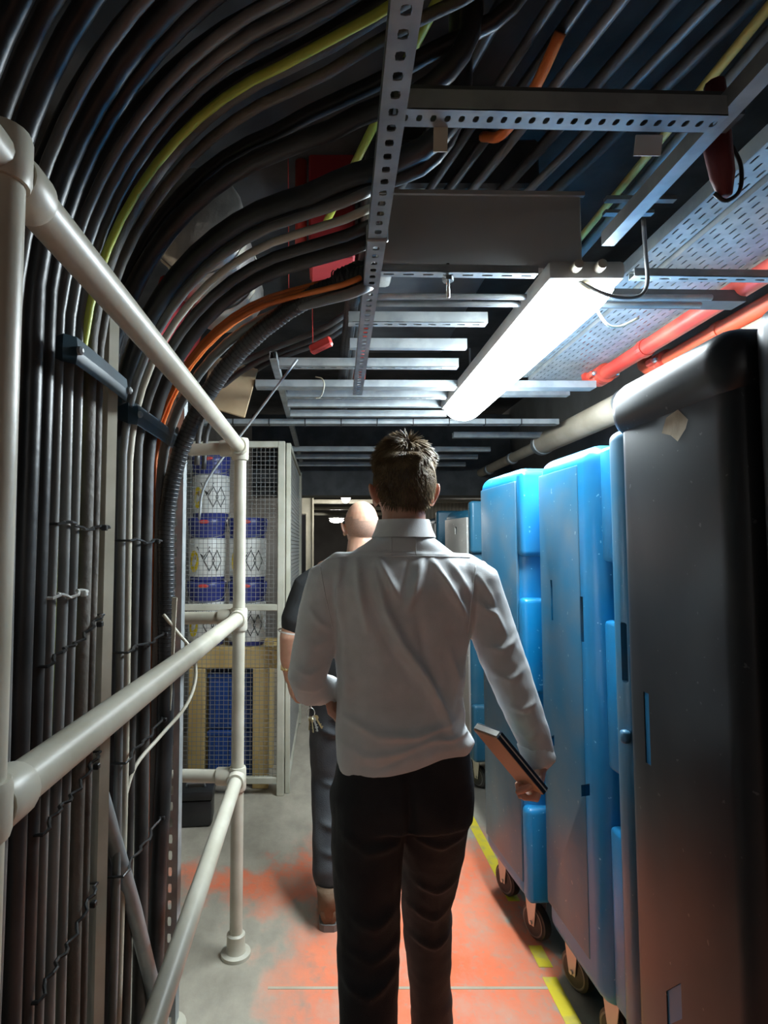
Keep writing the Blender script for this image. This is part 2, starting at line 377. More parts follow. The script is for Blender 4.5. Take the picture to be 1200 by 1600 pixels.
# bricks on the left wall, in view between the cables
bme = MB().rbox((0, 0, 0), (.03, .205, .062), .004, 1).mesh('brick', M['brick'])
random.seed(4)
for r in range(22):
    for k in range(10):
        y = .95 + k*.217 + (.108 if r % 2 else 0)
        o = link('brick', bme, wl); o.location = (-1.137+random.uniform(-.003, .003), y, 1.35+r*.072)
# far end: header duct, lit bay beyond, side wall with door, ribbed sheet
hd = struct('trim_1', MB().box((.55, 6.05, 2.44), (2.6, .3, .82)), M['darksteel'])
dr = thing('steel_door', 'pale grey door panel with tall narrow window beyond the cage', 'door', (-.315, 8.4, 0))
MB().box((0, 0, 1.11), (.24, .06, 2.22)).build('door_panel', M['cage'], dr)
MB().box((-.01, -.035, 1.5), (.075, .02, .95)).build('window_pane', M['glassdark'], dr)
MB().box((.125, -.01, 1.11), (.02, .1, 2.22)).build('door_edge', M['paint'], dr)
MB().box((-.01, -.04, 2.0), (.11, .02, .02)).box((-.01, -.04, 1.01), (.11, .02, .02)).box((-.055, -.04, 1.5), (.018, .02, .98)).box((.035, -.04, 1.5), (.018, .02, .98)).build('window_bead', M['paint'], dr)
struct('wall_side', MB().box((-.81, 8.5, 1.475), (.75, .12, 2.95)), M['wallp'])
for i, (y, z, h, n) in enumerate(((7.4, 2.16, .07, 'whitish beam across lit bay beyond dark header, nearest one'), (8.6, 2.15, .06, 'second pale beam across the lit bay beyond the header'), (9.8, 2.14, .05, 'third pale beam far down the passage'), (11.2, 2.13, .05, 'farthest pale beam before the dark end wall'))):
    tag(MB().rbox((.6, y, z+h/2), (1.9, .08, h), .006, 1).build('ceiling_beam', M['paint'], None), n, 'beam', 'pale beams in the far bay')
sh = thing('ribbed_panel', 'cream ribbed sheet panel high on right beyond the bins', 'panel', (1.45, 6.9, 0))
MB().box((0, .02, 1.83), (.84, .02, .46)).build('backing_sheet', M['shutter'], sh)
rm = MB().box((0, 0, 0), (.018, .022, .40)).mesh('rib', M['redorange'] if False else M['lag'])
for k in range(20):
    o = link('rib', rm, sh); o.location = (-.4+k*.042, 0, 1.83)
MB().rbox((0, -.005, 2.05), (.86, .05, .04), .006, 1).build('top_rail', M['shutter'], sh)

# ------------------------------------------------------------------ lamps
def batten(name, label, loc, length, mt, group=None, clips=True, wd=.085):
    t = thing(name, label, 'lamp', loc, 0, group)
    # base tray
    MB().rbox((0, length/2, .082), (wd*2.3, length+.05, .055), .014, 2).build('housing', M['lampbase'], t, True, 40)
    # domed diffuser along y
    n = 14; prof = [(math.cos(PI+PI*k/n)*wd, math.sin(PI+PI*k/n)*.075) for k in range(n+1)]
    vs = []; ys = [0, .012, .035, .07] + [length*.5] + [length-.07, length-.035, length-.012, length]; sc = [.62, .86, .96, 1, 1, 1, .96, .86, .62]
    for y, s in zip(ys, sc):
        for x, z in prof: vs.append((x*(.8+.2*s), y, .055+z*s))
    k1 = n+1; fs = [(i*k1+k, i*k1+k+1, (i+1)*k1+k+1, (i+1)*k1+k) for i in range(len(ys)-1) for k in range(n)]
    fs += [tuple(range(k1)), tuple((len(ys)-1)*k1+k for k in range(k1))]
    fs += [(i*k1, (i+1)*k1, (i+1)*k1+n, i*k1+n) for i in range(len(ys)-1)]
    MB().add(vs, fs).build('diffuser', mt, t, True, 60)
    if clips:
        for s in (-1, 1):
            for y in (.25, length/2, length-.25):
                MB().rbox((s*wd*.93, y, .052), (.008, .035, .035), .003, 1).build('clip', M['lampbase'], t)
        MB().rbox((0, .006, .035), (.06, .03, .045), .013, 3).build('lampholder_cap', M['lampcap'], t, True)
        for x in (-.035, .03):
            MB().lathe([(.004, -.03), (.013, -.03), (.015, -.02), (.015, 0)], (x, -.022, .085), 'y', 14).build('cable_gland', M['cream'], t, True, 40)
        for y in (.2, length-.2):
            MB().tube([(0, y, .09), (0, y, .32)], .005, 8).build('hanger_rod', M['galvd'], t)
    return t
batten('fluorescent_lamp', 'lit white fluorescent batten hanging above the blue bins', (.728, 1.63, 2.195), 1.52, M['lamp'], None, True, .094)
batten('fluorescent_lamp', 'lit fluorescent batten behind the camera over the aisle', (.12, -4.3, 2.3), 1.5, M['lampr'], None)
batten('fluorescent_lamp', 'small lit batten tilted just beyond the dark header', (.27, 7.3, 2.15), 1.0, M['lampf'], None, False, .06)
bl = thing('bulkhead_lamp', 'small oval lit bulkhead lamp at the far end of passage', 'lamp', (.19, 11.0, 2.02))
MB().ell((0, 0, 0), (.13, .08, .045)).build('diffuser', M['lampf'], bl, True)
MB().lathe([(.09, .02), (.15, .02), (.15, .06), (.09, .06)], (0, .02, .02)).build('housing', M['lampbase'], bl)

# ------------------------------------------------------------------ tube barrier
br = thing('tube_barrier', 'ivory painted three-rail tube barrier guarding the wall cables', 'barrier', (-.335, 2.286, 0))
R_ = .024
def clampcup(mb, c, axis, l=.07, r=.033):
    mb.lathe([(r*.92, -l/2), (r, -l/2+.008), (r, l/2-.008), (r*.92, l/2)], c, axis, 20)
for y in (0, -1.70):
    p = MB().tube([(0, y, .01), (0, y, 1.89)], R_, 18).build('post', M['paint'], br, True, 50)
    MB().lathe([(.055, 0), (.055, .012), (.038, .016), (.034, .03), (.034, .075), (.028, .08)], (0, y, 0), 'z', 24).build('floor_flange', M['paint'], p, True, 40)
for (za, zb) in ((1.89, 1.895), (1.235, 1.243), (.642, .545)):
    MB().tube([(.0, -.0, za), (.0, -1.75, zb)], R_*1.02, 18).build('rail', M['paint'], br, True, 50)
    MB().tube([(0, 0, za), (-.30, .03, za-.005)], R_, 16).build('return_rail', M['paint'], br, True, 50)
    c = MB(); clampcup(c, (0, 0, za-.005), 'z', .085); clampcup(c, (-.05, .005, za), 'x', .06); clampcup(c, (0, -.035, za), 'y', .05)
    c.build('clamp', M['paint'], br, True, 40)
    c = MB(); clampcup(c, (0, -1.70, zb+.005), 'z', .055, .0305); clampcup(c, (0, -1.655, zb), 'y', .05, .030)
    c.build('clamp', M['paint'], br, True, 40)
MB().tube([(-.30, .03, .0), (-.30, .03, 1.9)], R_, 14).build('wall_post', M['paint'], br, True, 50)

# ------------------------------------------------------------------ cables on the left
WX = -.52; DX, DY = .898, -.44
def yb(x, wx=WX): return -wx*925/(510-x)
def cable_path(wx, y0, zb, R, run, turn=None, wob=.006, seed=0, sag=0, z0=0.0, run_up=.06):
    rnd = random.Random(seed); ph = rnd.uniform(0, 6); P = []
    n = 12
    for i in range(n):
        z = z0+(zb-z0)*i/(n-1); P.append((wx+wob*.4*math.sin(z*3+ph), y0+wob*math.sin(z*4.1+ph*2)*(1-i/(n-1)), z))
    for k in range(1, 13):
        a = PI/2*k/12; u = R*(1-math.cos(a)); P.append((wx+DX*u, y0+DY*u, zb+R*math.sin(a)))
    x, y, z = P[-1]; u0 = R
    if turn is None:
        for k in range(1, 6):
            u = u0+run*k/5; P.append((wx+DX*u, y0+DY*u, z+run_up*k/5+.004*math.sin(k*2+ph)))
        u0 += run; z += run_up
        for k in range(1, 6):                  # then up into the ceiling services
            a = PI/2*k/5; u = u0+.12*math.sin(a); P.append((wx+DX*u, y0+DY*u, z+.12*(1-math.cos(a))))
        P.append((P[-1][0], P[-1][1], 2.95))
    else:                                  # swing round to run along the long perforated strut
        uT = (turn-wx)/DX; rr = .07
        P.append((wx+DX*(uT-rr), y0+DY*(uT-rr), z+.005)); P.append((wx+DX*(uT-.03), y0+DY*(uT-.03)-.015, z+.008))
        yt = y0+DY*uT-.06
        yq = y0+DY*uT; P[-1] = (wx+DX*(uT-.03), yq+.01, z+.01); P.append((turn-.005, yq+.02, z+.025)); P.append((turn, yq+.07, z+.045)); P.append((turn, 1.94, 2.335)); P.append((turn-.005, 2.7, 2.335)); P.append((turn-.01, 3.5, 2.335))
    return P
ORD = ['first', 'second', 'third', 'fourth', 'fifth', 'sixth', 'seventh', 'eighth', 'ninth', 'tenth', 'eleventh', 'twelfth', 'thirteenth', 'fourteenth', 'fifteenth']
SHADE = dict(black='black', blackmat='dusty black', grey='grey', cream='pale', brown='dusty brown')
def cable(x, r, zb, R, run, m, label, group, wx=WX, turn=None, seed=0, up=.06, name='power_cable', z0=0.0):
    o = MB().tube(cable_path(wx, yb(x, wx), zb, R, run, turn, seed=seed, run_up=up, z0=z0), r, 12).build(name, M[m], None, True, 60)
    return tag(o, label, 'cable', group)
near = [(-255, .013, 'black'), (-200, .016, 'black'), (-150, .012, 'grey'), (-105, .017, 'black'), (-62, .012, 'blackmat'), (-22, .017, 'black'), (14, .010, 'grey'), (40, .018, 'black'), (62, .016, 'black'),
        (82, .0095, 'grey'), (99, .0105, 'grey'), (115, .0095, 'grey'), (146, .011, 'brown')]
for i, (x, r, m) in enumerate(near):
    cable(x, r, 1.89 - max(0, -x)*.0002 + (i % 3)*.012, .50, .42+.02*(i % 3), m, '%s cable, %s of the near fan counted from the top left corner' % (SHADE[m], ORD[i]), 'near fan of wall cables', seed=i)
cable(131, .0165, 1.90, .50, .45, 'brown', 'thick dusty brown cable in middle of the near bundle', None, seed=50)
gp = cable_path(-.512, yb(123, -.512), 1.885, .48, .45, seed=51)
gp = [(x-.045*max(0, min(1, (1.92-z)/.18)), y, z) for x, y, z in gp]
tag(MB().tube(gp, .0085, 12).build('power_cable', M['ygreen'], None, True, 60), 'yellow green earth cable arching up through the near fan', 'cable')
for i, (x, r, m) in enumerate(((153, .017, 'black'), (112, .02, 'black'), (66, .02, 'black'), (10, .02, 'black'), (-80, .02, 'black'))):
    cable(x, r, 1.92 + (i % 2)*.02, .52, .45, m, 'black cable showing between the near fan cables, %s from the slim strut' % ORD[i], 'back layer of wall cables', wx=-.585, seed=70+i)
thick = [(158, .021, 'black', 1.86), (166, .016, 'blackmat', 1.88), (180, .024, 'black', 1.80), (187, .017, 'black', 1.78)]
for i, (x, r, m, zb) in enumerate(thick):
    cable(x, r, zb, .52, .30, m, 'thick %s cable arching between earth cable and orange cables, %s from earth cable' % (SHADE[m], ORD[i]), 'thick arching cables', wx=-.565, seed=90+i, up=.02)
far_ = [(191, .0105, 'grey', 1.74), (201, .0095, 'cream', 1.73), (211, .0135, 'blackmat', 1.72), (229, .020, 'blackmat', 1.74), (249, .0145, 'grey', 1.68)]
for i, (x, r, m, zb) in enumerate(far_):
    cable(x, r, zb, .50, .6, m, '%s cable in far bundle, %s to the right of the slim strut' % (SHADE[m], ORD[i]), 'far bundle of wall cables', turn=.100+.005*i, seed=110+i)
for i, dy in enumerate((0, .013, .026, .013)):
    y_ = 1.84+dy; wxo = -.556+(.012 if i == 3 else 0)
    cable(510+wxo*925/y_, .0078, 1.70+(.016*i if i < 3 else .012), .50, .6, 'orange', 'thin orange cable in the tied orange run, %s of four from the rail side' % ORD[i], 'orange cables', wx=wxo, turn=.105+dy*.4, seed=130, name='orange_cable')
# black flexible conduit with ribs
P = cable_path(-.50, 1.84, 1.53, .70, .5, turn=.09, seed=140, wob=.02)
fc = MB().tube(P, .026, 14).build('flexible_conduit', M['black'], None, True, 60)
tag(fc, 'fat black flexible conduit curving up beside the perforated strut', 'conduit')
# resample for ribs
Pv = [Vector(p) for p in P]; rib = MB(); acc = 0
for i in range(8, len(Pv)-1):
    d = Pv[i+1]-Pv[i]; n = max(1, int(d.length/.012))
    for k in range(n):
        c = Pv[i]+d*(k/n); t = d.normalized(); rib.tube([c-t*.0025, c, c+t*.0025], [.026, .0275, .026], 12, cap=False)
o = rib.build('conduit_rib', M['blackplastic'], fc, True); o['kind'] = 'stuff'
# ties round the bundles
def tie(xa, xb, z, label, m='tie', wx=WX, tilt=0, h=.008):
    ya, y_ = yb(xa), yb(xb); n = max(6, int((xb-xa)/4)); pts = []
    for k in range(n+1):
        f = k/n; pts.append((wx+.024+.006*math.sin(f*n*1.7), ya+(y_-ya)*f, z+tilt*f+.006*math.sin(f*9)))
    pts = [(wx-.03, ya-.005, z)] + pts + [(wx-.03, y_+.005, z+tilt)]
    t = MB().tube(pts, (.003, h/2), 6, flat=(1, 0, 0)).build('cable_tie', M[m], None)
    tag(t, label, 'cable tie')
    MB().rbox((wx+.034, ya+(y_-ya)*.8, z+tilt*.8), (.012, .014, .012), .002, 1).build('tie_head', M[m], t)
tie(70, 153, 1.545, 'black cable tie round near bundle just above eye height of the strut')
tie(189, 237, 1.52, 'black cable tie round far bundle level with the white buckets')
tie(66, 117, 1.41, 'pale cable tie round the three slim grey cables', 'tiew')
tie(189, 256, 1.24, 'black cable tie on far bundle near the middle rail')
tie(60, 150, 1.29, 'black cable tie round near bundle just above middle rail', tilt=.06)
tie(60, 150, 1.0, 'black cable tie round near bundle below middle rail', tilt=.05)
tie(189, 256, .97, 'black cable tie on far bundle below the middle rail', tilt=.02)
tie(60, 150, .72, 'lowest black cable tie round near bundle close to the floor', tilt=.05)
tie(189, 256, .70, 'lowest cable tie on far bundle close to bottom rail')
# straps
def strap(xa, xb, z, label, hh=.055):
    ya, y_ = yb(xa), yb(xb)
    t = thing('cable_clamp', label, 'clamp', (WX, (ya+y_)/2, z), 0, None)
    L = y_-ya
    pts = [(-.05, -L/2, 0), (.015, -L/2, 0), (.032, -L/2+.02, 0), (.034, 0, 0), (.032, L/2-.02, 0), (.015, L/2, 0), (-.05, L/2, 0)]
    MB().tube(pts, (hh/2, .004), 4, flat=(1, 0, 0)).build('band', M['navy'], t)
    for s in (-1, 1): MB().lathe([(.009, 0), (.009, .006), (.004, .01)], (.036, s*(L/2-.02), 0), 'x', 8).build('bolt', M['galvd'], t)
strap(78, 177, 1.885, 'dark navy clamp band across the near cable bundle')
strap(187, 262, 1.845, 'dark navy clamp band across the far cable bundle')
# struts behind the cables
s1 = bar('support_strut', (-.50, yb(171, -.50), 0), (-.50, yb(171, -.50), 2.08), .024, .03, 'paint', False, down=(1, -.9, 0))
tag(s1, 'slim upright strut between the near and far cable bundles', 'strut')
s2 = thing('perforated_strut', 'tall perforated upright beside the flexible conduit, nearest the cage', 'strut', (-.47, 1.93, 0))
o = plate_holes(2.12, .085, .05, .085, .028, .012, 2, False).build('slotted_face', M['galv'], s2)
o.matrix_local = Matrix(((0, 1, 0, -.043), (0, 0, 1, 0), (1, 0, 0, 0), (0, 0, 0, 1)))
MB().box((0, .022, 1.06), (.003, .045, 2.12)).build('flange', M['galv'], s2)
MB().lathe([(.06, 0), (.06, .012), (.03, .018), (.03, .05)], (-.03, .02, 0), 'z', 20).build('foot_plate', M['paint'], s2, True, 40)
o = tag(MB().tube([(-.545, 1.44, .95), (-.50, 1.60, .56), (-.47, 1.78, .14), (-.465, 1.83, .012)], .02, 12).build('brace_tube', M['galvd'], None, True, 50), 'diagonal grey brace tube low behind the barrier', 'brace')
o = tag(MB().box((-.475, 1.83, 1.18), (.02, .006, .34), (0, .04, 0)).build('plastic_strip', M['cream'], None), 'cream plastic strip hanging beside the perforated strut', 'strip')
# loose white cable looping over middle rail, thin stay rod
o = tag(MB().tube(sm([(-.49, 1.80, 1.30), (-.46, 1.85, 1.24), (-.42, 1.87, 1.18), (-.405, 1.86, 1.10), (-.42, 1.80, 1.03), (-.47, 1.72, .97), (-.51, 1.62, .92), (-.52, 1.56, .85)]), .0055, 8).build('loose_cable', M['cream'], None, True), 'loose cream cable looping beneath the middle rail', 'cable')
o = tag(MB().tube(sm([(-.12, 2.40, 2.28), (-.33, 2.5, 2.03), (-.50, 2.46, 1.78), (-.53, 2.46, 1.62)]), .0055, 8).build('stay_rod', M['galvd'], None, True), 'thin grey rod slanting down behind the top rail', 'rod')

# ------------------------------------------------------------------ overhead struts and trays
o = bar('perforated_channel', (.098, .45, 2.20), (.142, 2.66, 2.20), .042, .03, 'galv', True, .036, .017, .016)
tag(o, 'long perforated channel running overhead along the passage', 'channel')
MB().rbox((0.85, 0, .012), (.012, .05, .04), .003, 1).build('joint_plate', M['galv'], o)
def xb_(y, x0, x1, z, yaw=.028): return (x0, y-(x1-x0)*yaw/2, z), (x1, y+(x1-x0)*yaw/2, z)
def cross(y, x0, x1, z, label, W=.041, D=.035, m='galv', holes=True, yaw=.012, name='crossbar', **k):
    a, b = xb_(y, x0, x1, z, yaw); return tag(bar(name, a, b, W, D, m, holes, **k), label, 'crossbar')
cross(1.00, .125, .70, 2.255, 'slotted crossbar overhead, nearest one right of the long channel', W=.042, px=.025, hl=.011, hw=.016, yaw=.028)
cross(1.045, .12, .76, 2.29, 'dark crossbar right above the nearest slotted crossbar', .05, .04, 'darksteel', False, .028)
cross(.80, .28, 1.3, 2.45, 'grey crossbar at the very top right of the picture', .06, .04, 'galvd', False, .03)
cross(1.60, .145, .585, 2.26, 'slotted crossbar fixed below the grey trunking, left of the lamp', px=.055, hl=.03, hw=.009, yaw=.028, W=.032, D=.02)
cross(1.63, .86, 1.27, 2.262, 'slotted crossbar right of the lamp end with open clip', px=.055, hl=.03, hw=.009, yaw=.028, W=.032, D=.02)
cross(1.90, .79, 1.36, 2.302, 'dark channel crossing behind the near end of the lamp', .07, .035, 'darksteel', False, .028)
MBc = MB().tube([(.335, 1.59, 2.285), (.335, 1.59, 2.19)], .005, 8)
o = MBc.build('threaded_rod', M['chrome'], None, True); tag(o, 'short threaded rod hanging below the crossbar', 'rod')
MB().lathe([(.006, 0), (.016, 0), (.016, .012), (.006, .012)], (.335, 1.59, 2.235), 'z', 6).build('nut', M['chrome'], o)
for y, l in ((1.79, 'thin conduit across, nearer of the pair behind trunking'), (1.845, 'thin conduit across, farther of the pair behind trunking')):
    tag(MB().tube([(.15, y, 2.28), (1.2, y+.01, 2.28)], .009, 10).build('conduit', M['galv'], None, True), l, 'conduit')
cross(1.99, .075, .55, 2.27, 'slotted crossbar, first beyond the thin conduits')
cross(2.24, .09, .54, 2.27, 'plain crossbar right of the channel, before a red upright', holes=False, W=.03)
cross(2.48, -.20, .56, 2.27, 'slotted crossbar carrying the left ladder rail end')
cross(2.79, -.335, 1.28, 2.265, 'wide pale crossbar under the far end of the long channel', .07, .03, 'galv', False)
cross(2.99, -.20, .65, 2.27, 'slotted crossbar just beyond the wide pale crossbar')
cross(3.18, -.21, .68, 2.27, 'plain rung, first of two before the long tied rail', holes=False, W=.035)
cross(3.42, -.21, .70, 2.27, 'plain rung, second of two before the long tied rail', holes=False, W=.035)
lr = cross(3.60, -.92, 1.42, 2.26, 'long slotted rail with ties passing above the cage front', .06, .03, yaw=.0)
for k in range(9):
    MB().box((.35+k*.22, .0, .012), (.006, .066, .036)).build('tie', M['tie'], lr)
cross(4.08, .88, 1.5, 2.27, 'short crossbar on the right beneath lagged pipe', holes=False, W=.05)
cross(4.66, -.28, 1.3, 2.27, 'plain rung above the men, first beyond long tied rail', holes=False)
cross(5.05, -.28, 1.3, 2.27, 'plain rung above the men, second beyond long tied rail', holes=False)
cross(5.5, -.28, 1.3, 2.27, 'plain rung nearest the dark header duct', holes=False)
tag(bar('ladder_rail', (-.225, 2.45, 2.30), (-.235, 5.6, 2.30), .03, .03, 'galv', False), 'left ladder rail running along above the cage corner', 'rail')
tag(bar('ladder_rail', (.715, .55, 2.27), (.715, 1.46, 2.27), .032, .032, 'galv', False), 'plain strut running lengthwise to the lamp end', 'strut')
for x, z, y0, y1 in ((.135, 2.235, 2.6, 2.95),):
    tag(MB().tube([(.14, 2.63, 2.2), (.14, 2.63, 2.95)], .005, 8).build('hanger_rod', M['galvd'], None), 'thin hanger rod holding far end of long channel', 'rod')
# grey trunking box
tb = thing('trunking_box', 'flat fronted grey trunking box above the slotted crossbar', 'box', (.45, 1.66, 2.30))
MB().rbox((0, .02, .115), (.585, .04, .225), .006, 1, (0, 0, .02)).build('box_body', M['board'], tb)
MB().box((0, -.003, .228), (.60, .012, .012), (0, 0, .02)).build('lid_edge', M['board'], tb)
MB().box((.45, -.02, .20), (.20, .02, .012)).box((.42, -.01, .165), (.14, .02, .01)).build('mount_rail', M['galv'], tb)
# perforated cable tray, right
tr = thing('cable_tray', 'wide perforated galvanised cable tray above the dark bins', 'tray', (1.2, 0, 2.4))
o = plate_holes(2.3, .40, .052, .4, .030, .007, 14, True, .002).build('perforated_floor', M['galv'], tr)
o.matrix_local = Matrix(((0, 1, 0, .085), (1, 0, 0, .82), (0, 0, -1, 0), (0, 0, 0, 1)))
for s, x in ((-1, -.118), (1, .287)): MB().box((x, 1.97, .025), (.003, 2.3, .055)).build('side_wall', M['galv'], tr)
t2 = thing('cable_tray', 'narrow perforated tray strip left of the wide tray', 'tray', (1.02, 0, 2.4))
o = plate_holes(2.25, .08, .052, .08, .030, .007, 3, True, .002).build('perforated_floor', M['galv'], t2)
o.matrix_local = Matrix(((0, 1, 0, 0), (1, 0, 0, .82), (0, 0, -1, 0), (0, 0, 0, 1)))
MB().box((-.04, 1.95, .02), (.003, 2.25, .04)).build('side_wall', M['galvd'], t2)
cross(3.14, .70, 1.30, 2.32, 'pale crossbar closing the far end of the wide tray', .05, .035, 'galv', False, 0)
# overhead cables running on upper right
oh = [(.52, .9, .20, 2.3, .012, 'blackmat'), (.58, .9, .26, 2.3, .014, 'black'), (.66, .9, .33, 2.3, .013, 'grey'), (.76, .9, .42, 2.3, .016, 'blackmat'), (.85, .9, .50, 2.3, .012, 'grey'), (.93, .9, .58, 2.3, .018, 'blackmat'), (.42, .9, .1, 2.3, .018, 'black')]
for i, (x0, y0, x1, y1, r, m) in enumerate(oh):
    NTH = ['first', 'second', 'third', 'fourth', 'fifth', 'sixth', 'seventh'][[6, 0, 1, 2, 3, 4, 5].index(i)]
    tag(MB().tube([(x0+.12, y0-.35, 2.62), (x0, y0, 2.62), ((x0+x1)/2, (y0+y1)/2, 2.61), (x1, y1, 2.62)], r, 10).build('overhead_cable', M[m], None, True), 'dusty cable slanting above the crossbars at upper right, %s from the long channel' % NTH, 'cable', 'overhead cables at upper right')
tag(MB().tube([(.86, .5, 2.55), (.86, 2.6, 2.55)], .011, 10).build('yellow_conduit', M['yellowc'], None, True), 'straight yellow conduit running lengthwise at upper right', 'conduit')
tag(MB().tube([(.905, .5, 2.55), (.905, 2.6, 2.55)], .015, 10).build('grey_conduit', M['grey'], None, True), 'grey conduit right beside the yellow conduit', 'conduit')
tag(MB().tube(sm([(.52, .62, 2.7), (.3, 1.0, 2.66), (.14, 1.42, 2.6), (.0, 1.9, 2.58)]), .012, 10).build('earth_cable', M['ygreen'], None, True), 'yellow green cable crossing above the long channel at top', 'cable')
tag(MB().tube(sm([(.50, 1.20, 2.60), (.475, 1.30, 2.55), (.44, 1.42, 2.535), (.42, 1.52, 2.6)]), .013, 10).build('orange_cable', M['orange'], None, True), 'short orange cable showing above the nearest slotted crossbar', 'cable')
# tags and hanging bits
tag(MB().box((.205, 1.02, 2.235), (.025, .003, .045), (.2, 0, 0)).build('paper_tag', M['tag'], None), 'small cream tag hanging from left of nearest crossbar', 'tag')
tag(MB().box((.60, 1.06, 2.25), (.05, .003, .035), (.3, 0, 0)).build('paper_tag', M['board'], None), 'grey tag hanging from right of nearest crossbar', 'tag')
rc = thing('hanging_clip', 'dark red strap clip hanging under the perforated tray', 'clip', (.77, 1.12, 2.25))
MB().tube([(0, 0, .17), (0, 0, .05), (.008, 0, -.02), (.012, 0, -.06)], [(.018, .02), (.026, .024), (.022, .02), (.012, .012)], 10).build('strap', M['redk'], rc, True)
MB().tube(sm([(.03, 0, .04), (.045, 0, .0), (.04, 0, -.05), (.012, 0, -.07), (-.01, 0, -.055)]), .004, 8).build('buckle_wire', M['tie'], rc, True)
# lamp feed cables
tag(MB().tube(sm([(.83, 1.5, 2.36), (.86, 1.55, 2.30), (.885, 1.59, 2.235), (.87, 1.60, 2.20), (.82, 1.605, 2.195), (.76, 1.61, 2.215), (.70, 1.63, 2.26)]), .0055, 8).build('lamp_flex', M['grey'], None, True), 'grey flex looping down to the lamp end', 'cable')
tag(MB().tube(sm([(.79, 1.72, 2.235), (.84, 1.74, 2.175), (.90, 1.78, 2.18), (.97, 1.80, 2.215)]), .004, 8).build('lamp_flex', M['cream'], None, True), 'thin cream flex beside the lamp corner', 'cable')
tag(MB().tube(sm([(-.05, 2.72, 2.3), (-.02, 2.70, 2.285), (-.01, 2.69, 2.25), (-.025, 2.69, 2.2), (-.05, 2.69, 2.19)]), .003, 8).build('wire_hook', M['cream'], None, True), 'small wire hook below the wide pale crossbar', 'hook')
# red sprinkler pipes and lagged pipe
def redpipe(x, y0, y1, z, m, label, r=.034):
    t = thing('sprinkler_pipe', label, 'pipe', (x, y1, z))
    MB().tube([(0, y0-y1, 0), (0, 0, 0), (0, .05, .005), (.0, .09, .03), (0, .10, .09), (0, .10, .5)], r, 16).build('pipe_run', M[m], t, True, 60)
    c = MB().lathe([(r, -.045), (r+.014, -.04), (r+.014, -.006), (r+.004, 0), (r+.014, .006), (r+.014, .04), (r, .045)], (0, -.06, 0), 'y', 20).build('coupling', M['red'], t, True, 40)
    for s in (-1, 1):
        MB().rbox((s*(r+.022), -.06, 0), (.03, .05, .03), .006, 1).build('ear', M['red'], c)
        MB().lathe([(.011, 0), (.011, -.014), (.006, -.02)], (s*(r+.022), -.088, -.002), 'y', 8).build('bolt', M['chrome'], c)
    MB().lathe([(r+.004, -.02), (r+.006, 0), (r+.004, .02)], (0, -.45, 0), 'y', 18).build('band', M[m], t)
redpipe(1.355, .4, 2.92, 2.35, 'red', 'red sprinkler pipe beside the tray with bolted coupling, nearer tray')
redpipe(1.54, .4, 2.72, 2.35, 'redorange', 'orange red sprinkler pipe over the dark bin, nearer the wall')
lg = thing('lagged_pipe', 'large beige lagged pipe running above the blue bins', 'pipe', (1.55, 0, 2.23))
MB().tube([(0, .5, 0), (0, 4.2, .02)], .075, 20).build('lagging', M['lag'], lg, True, 60)
MB().tube([(0, 4.2, .02), (0, 6.6, .03)], .04, 16).build('bare_pipe', M['lag'], lg, True, 60)
for y, r in ((4.2, .082), (4.9, .048), (5.6, .048), (6.5, .048), (3.0, .078)): MB().lathe([(r-.008, -.03), (r, -.025), (r, .025), (r-.008, .03)], (0, y, .02), 'y', 20).build('band', M['galvd'], lg, True, 40)
# dark services above the left side
rd = thing('red_duct', 'dark red steel box section hanging behind the arching cables', 'duct', (.02, 2.2, 2.62))
MB().rbox((.0, 0, .15), (.17, .2, .42), .008, 1).build('duct_body', M['redd'], rd)
MB().tube([(-.115, -.06, -.06), (-.115, -.06, .36)], .022, 12).build('riser', M['red'], rd, True)
tag(MB().rbox((.19, 2.25, 2.72), (.13, .14, .36), .02, 2).build('junction_box', M['foil'], None, True, 40), 'grey mottled block between the red duct and long channel', 'box')
fo = thing('foil_duct', 'silver lagged duct glimpsed between the arching cables', 'duct', (-.42, 2.1, 2.55))
MB().lathe([(.15, -.3), (.16, -.28), (.15, -.1), (.158, 0), (.15, .12), (.16, .3)], (0, 0, 0), 'y', 22).build('lagging', M['foil'], fo, True)
for y in (-.2, .1): MB().lathe([(.16, -.02), (.164, 0), (.16, .02)], (0, y, 0), 'y', 22, False).build('band', M['cream'], fo)
tag(MB().rbox((-.62, 2.35, 2.35), (.06, .5, .30), .01, 1, (0, .3, 0)).build('painted_sheet', M['redd'], None), 'red painted panel glimpsed behind the cables', 'panel')
tag(MB().tube([(.16, 2.85, 2.33), (.19, 2.85, 2.75)], .03, 12).build('red_pipe', M['red'], None, True), 'red upright pipe between crossbars beyond the channel', 'pipe')
for x, y, z, l in ((-.10, 2.0, 2.36, 'upper'), (-.02, 2.12, 2.24, 'lower')):
    tag(MB().rbox((x, y, z), (.085, .03, .035), .006, 1, (0, -.35, -.3)).build('red_tag', M['redseal'], None), 'small red tag beside the orange cables, %s of the pair' % l, 'tag')
    MB().tube([(x-.03, y, z+.01), (x-.035, y, 2.95)], .0018, 5).build('cord', M['redseal'], bpy.data.objects['red_tag' if l == 'upper' else 'red_tag.001'])
tag(MB().rbox((-.46, 2.75, 2.26), (.22, .02, .24), .004, 1, (.1, .25, .2)).build('brown_board', M['board2'], None), 'brown board behind the fat flexible conduit', 'board')
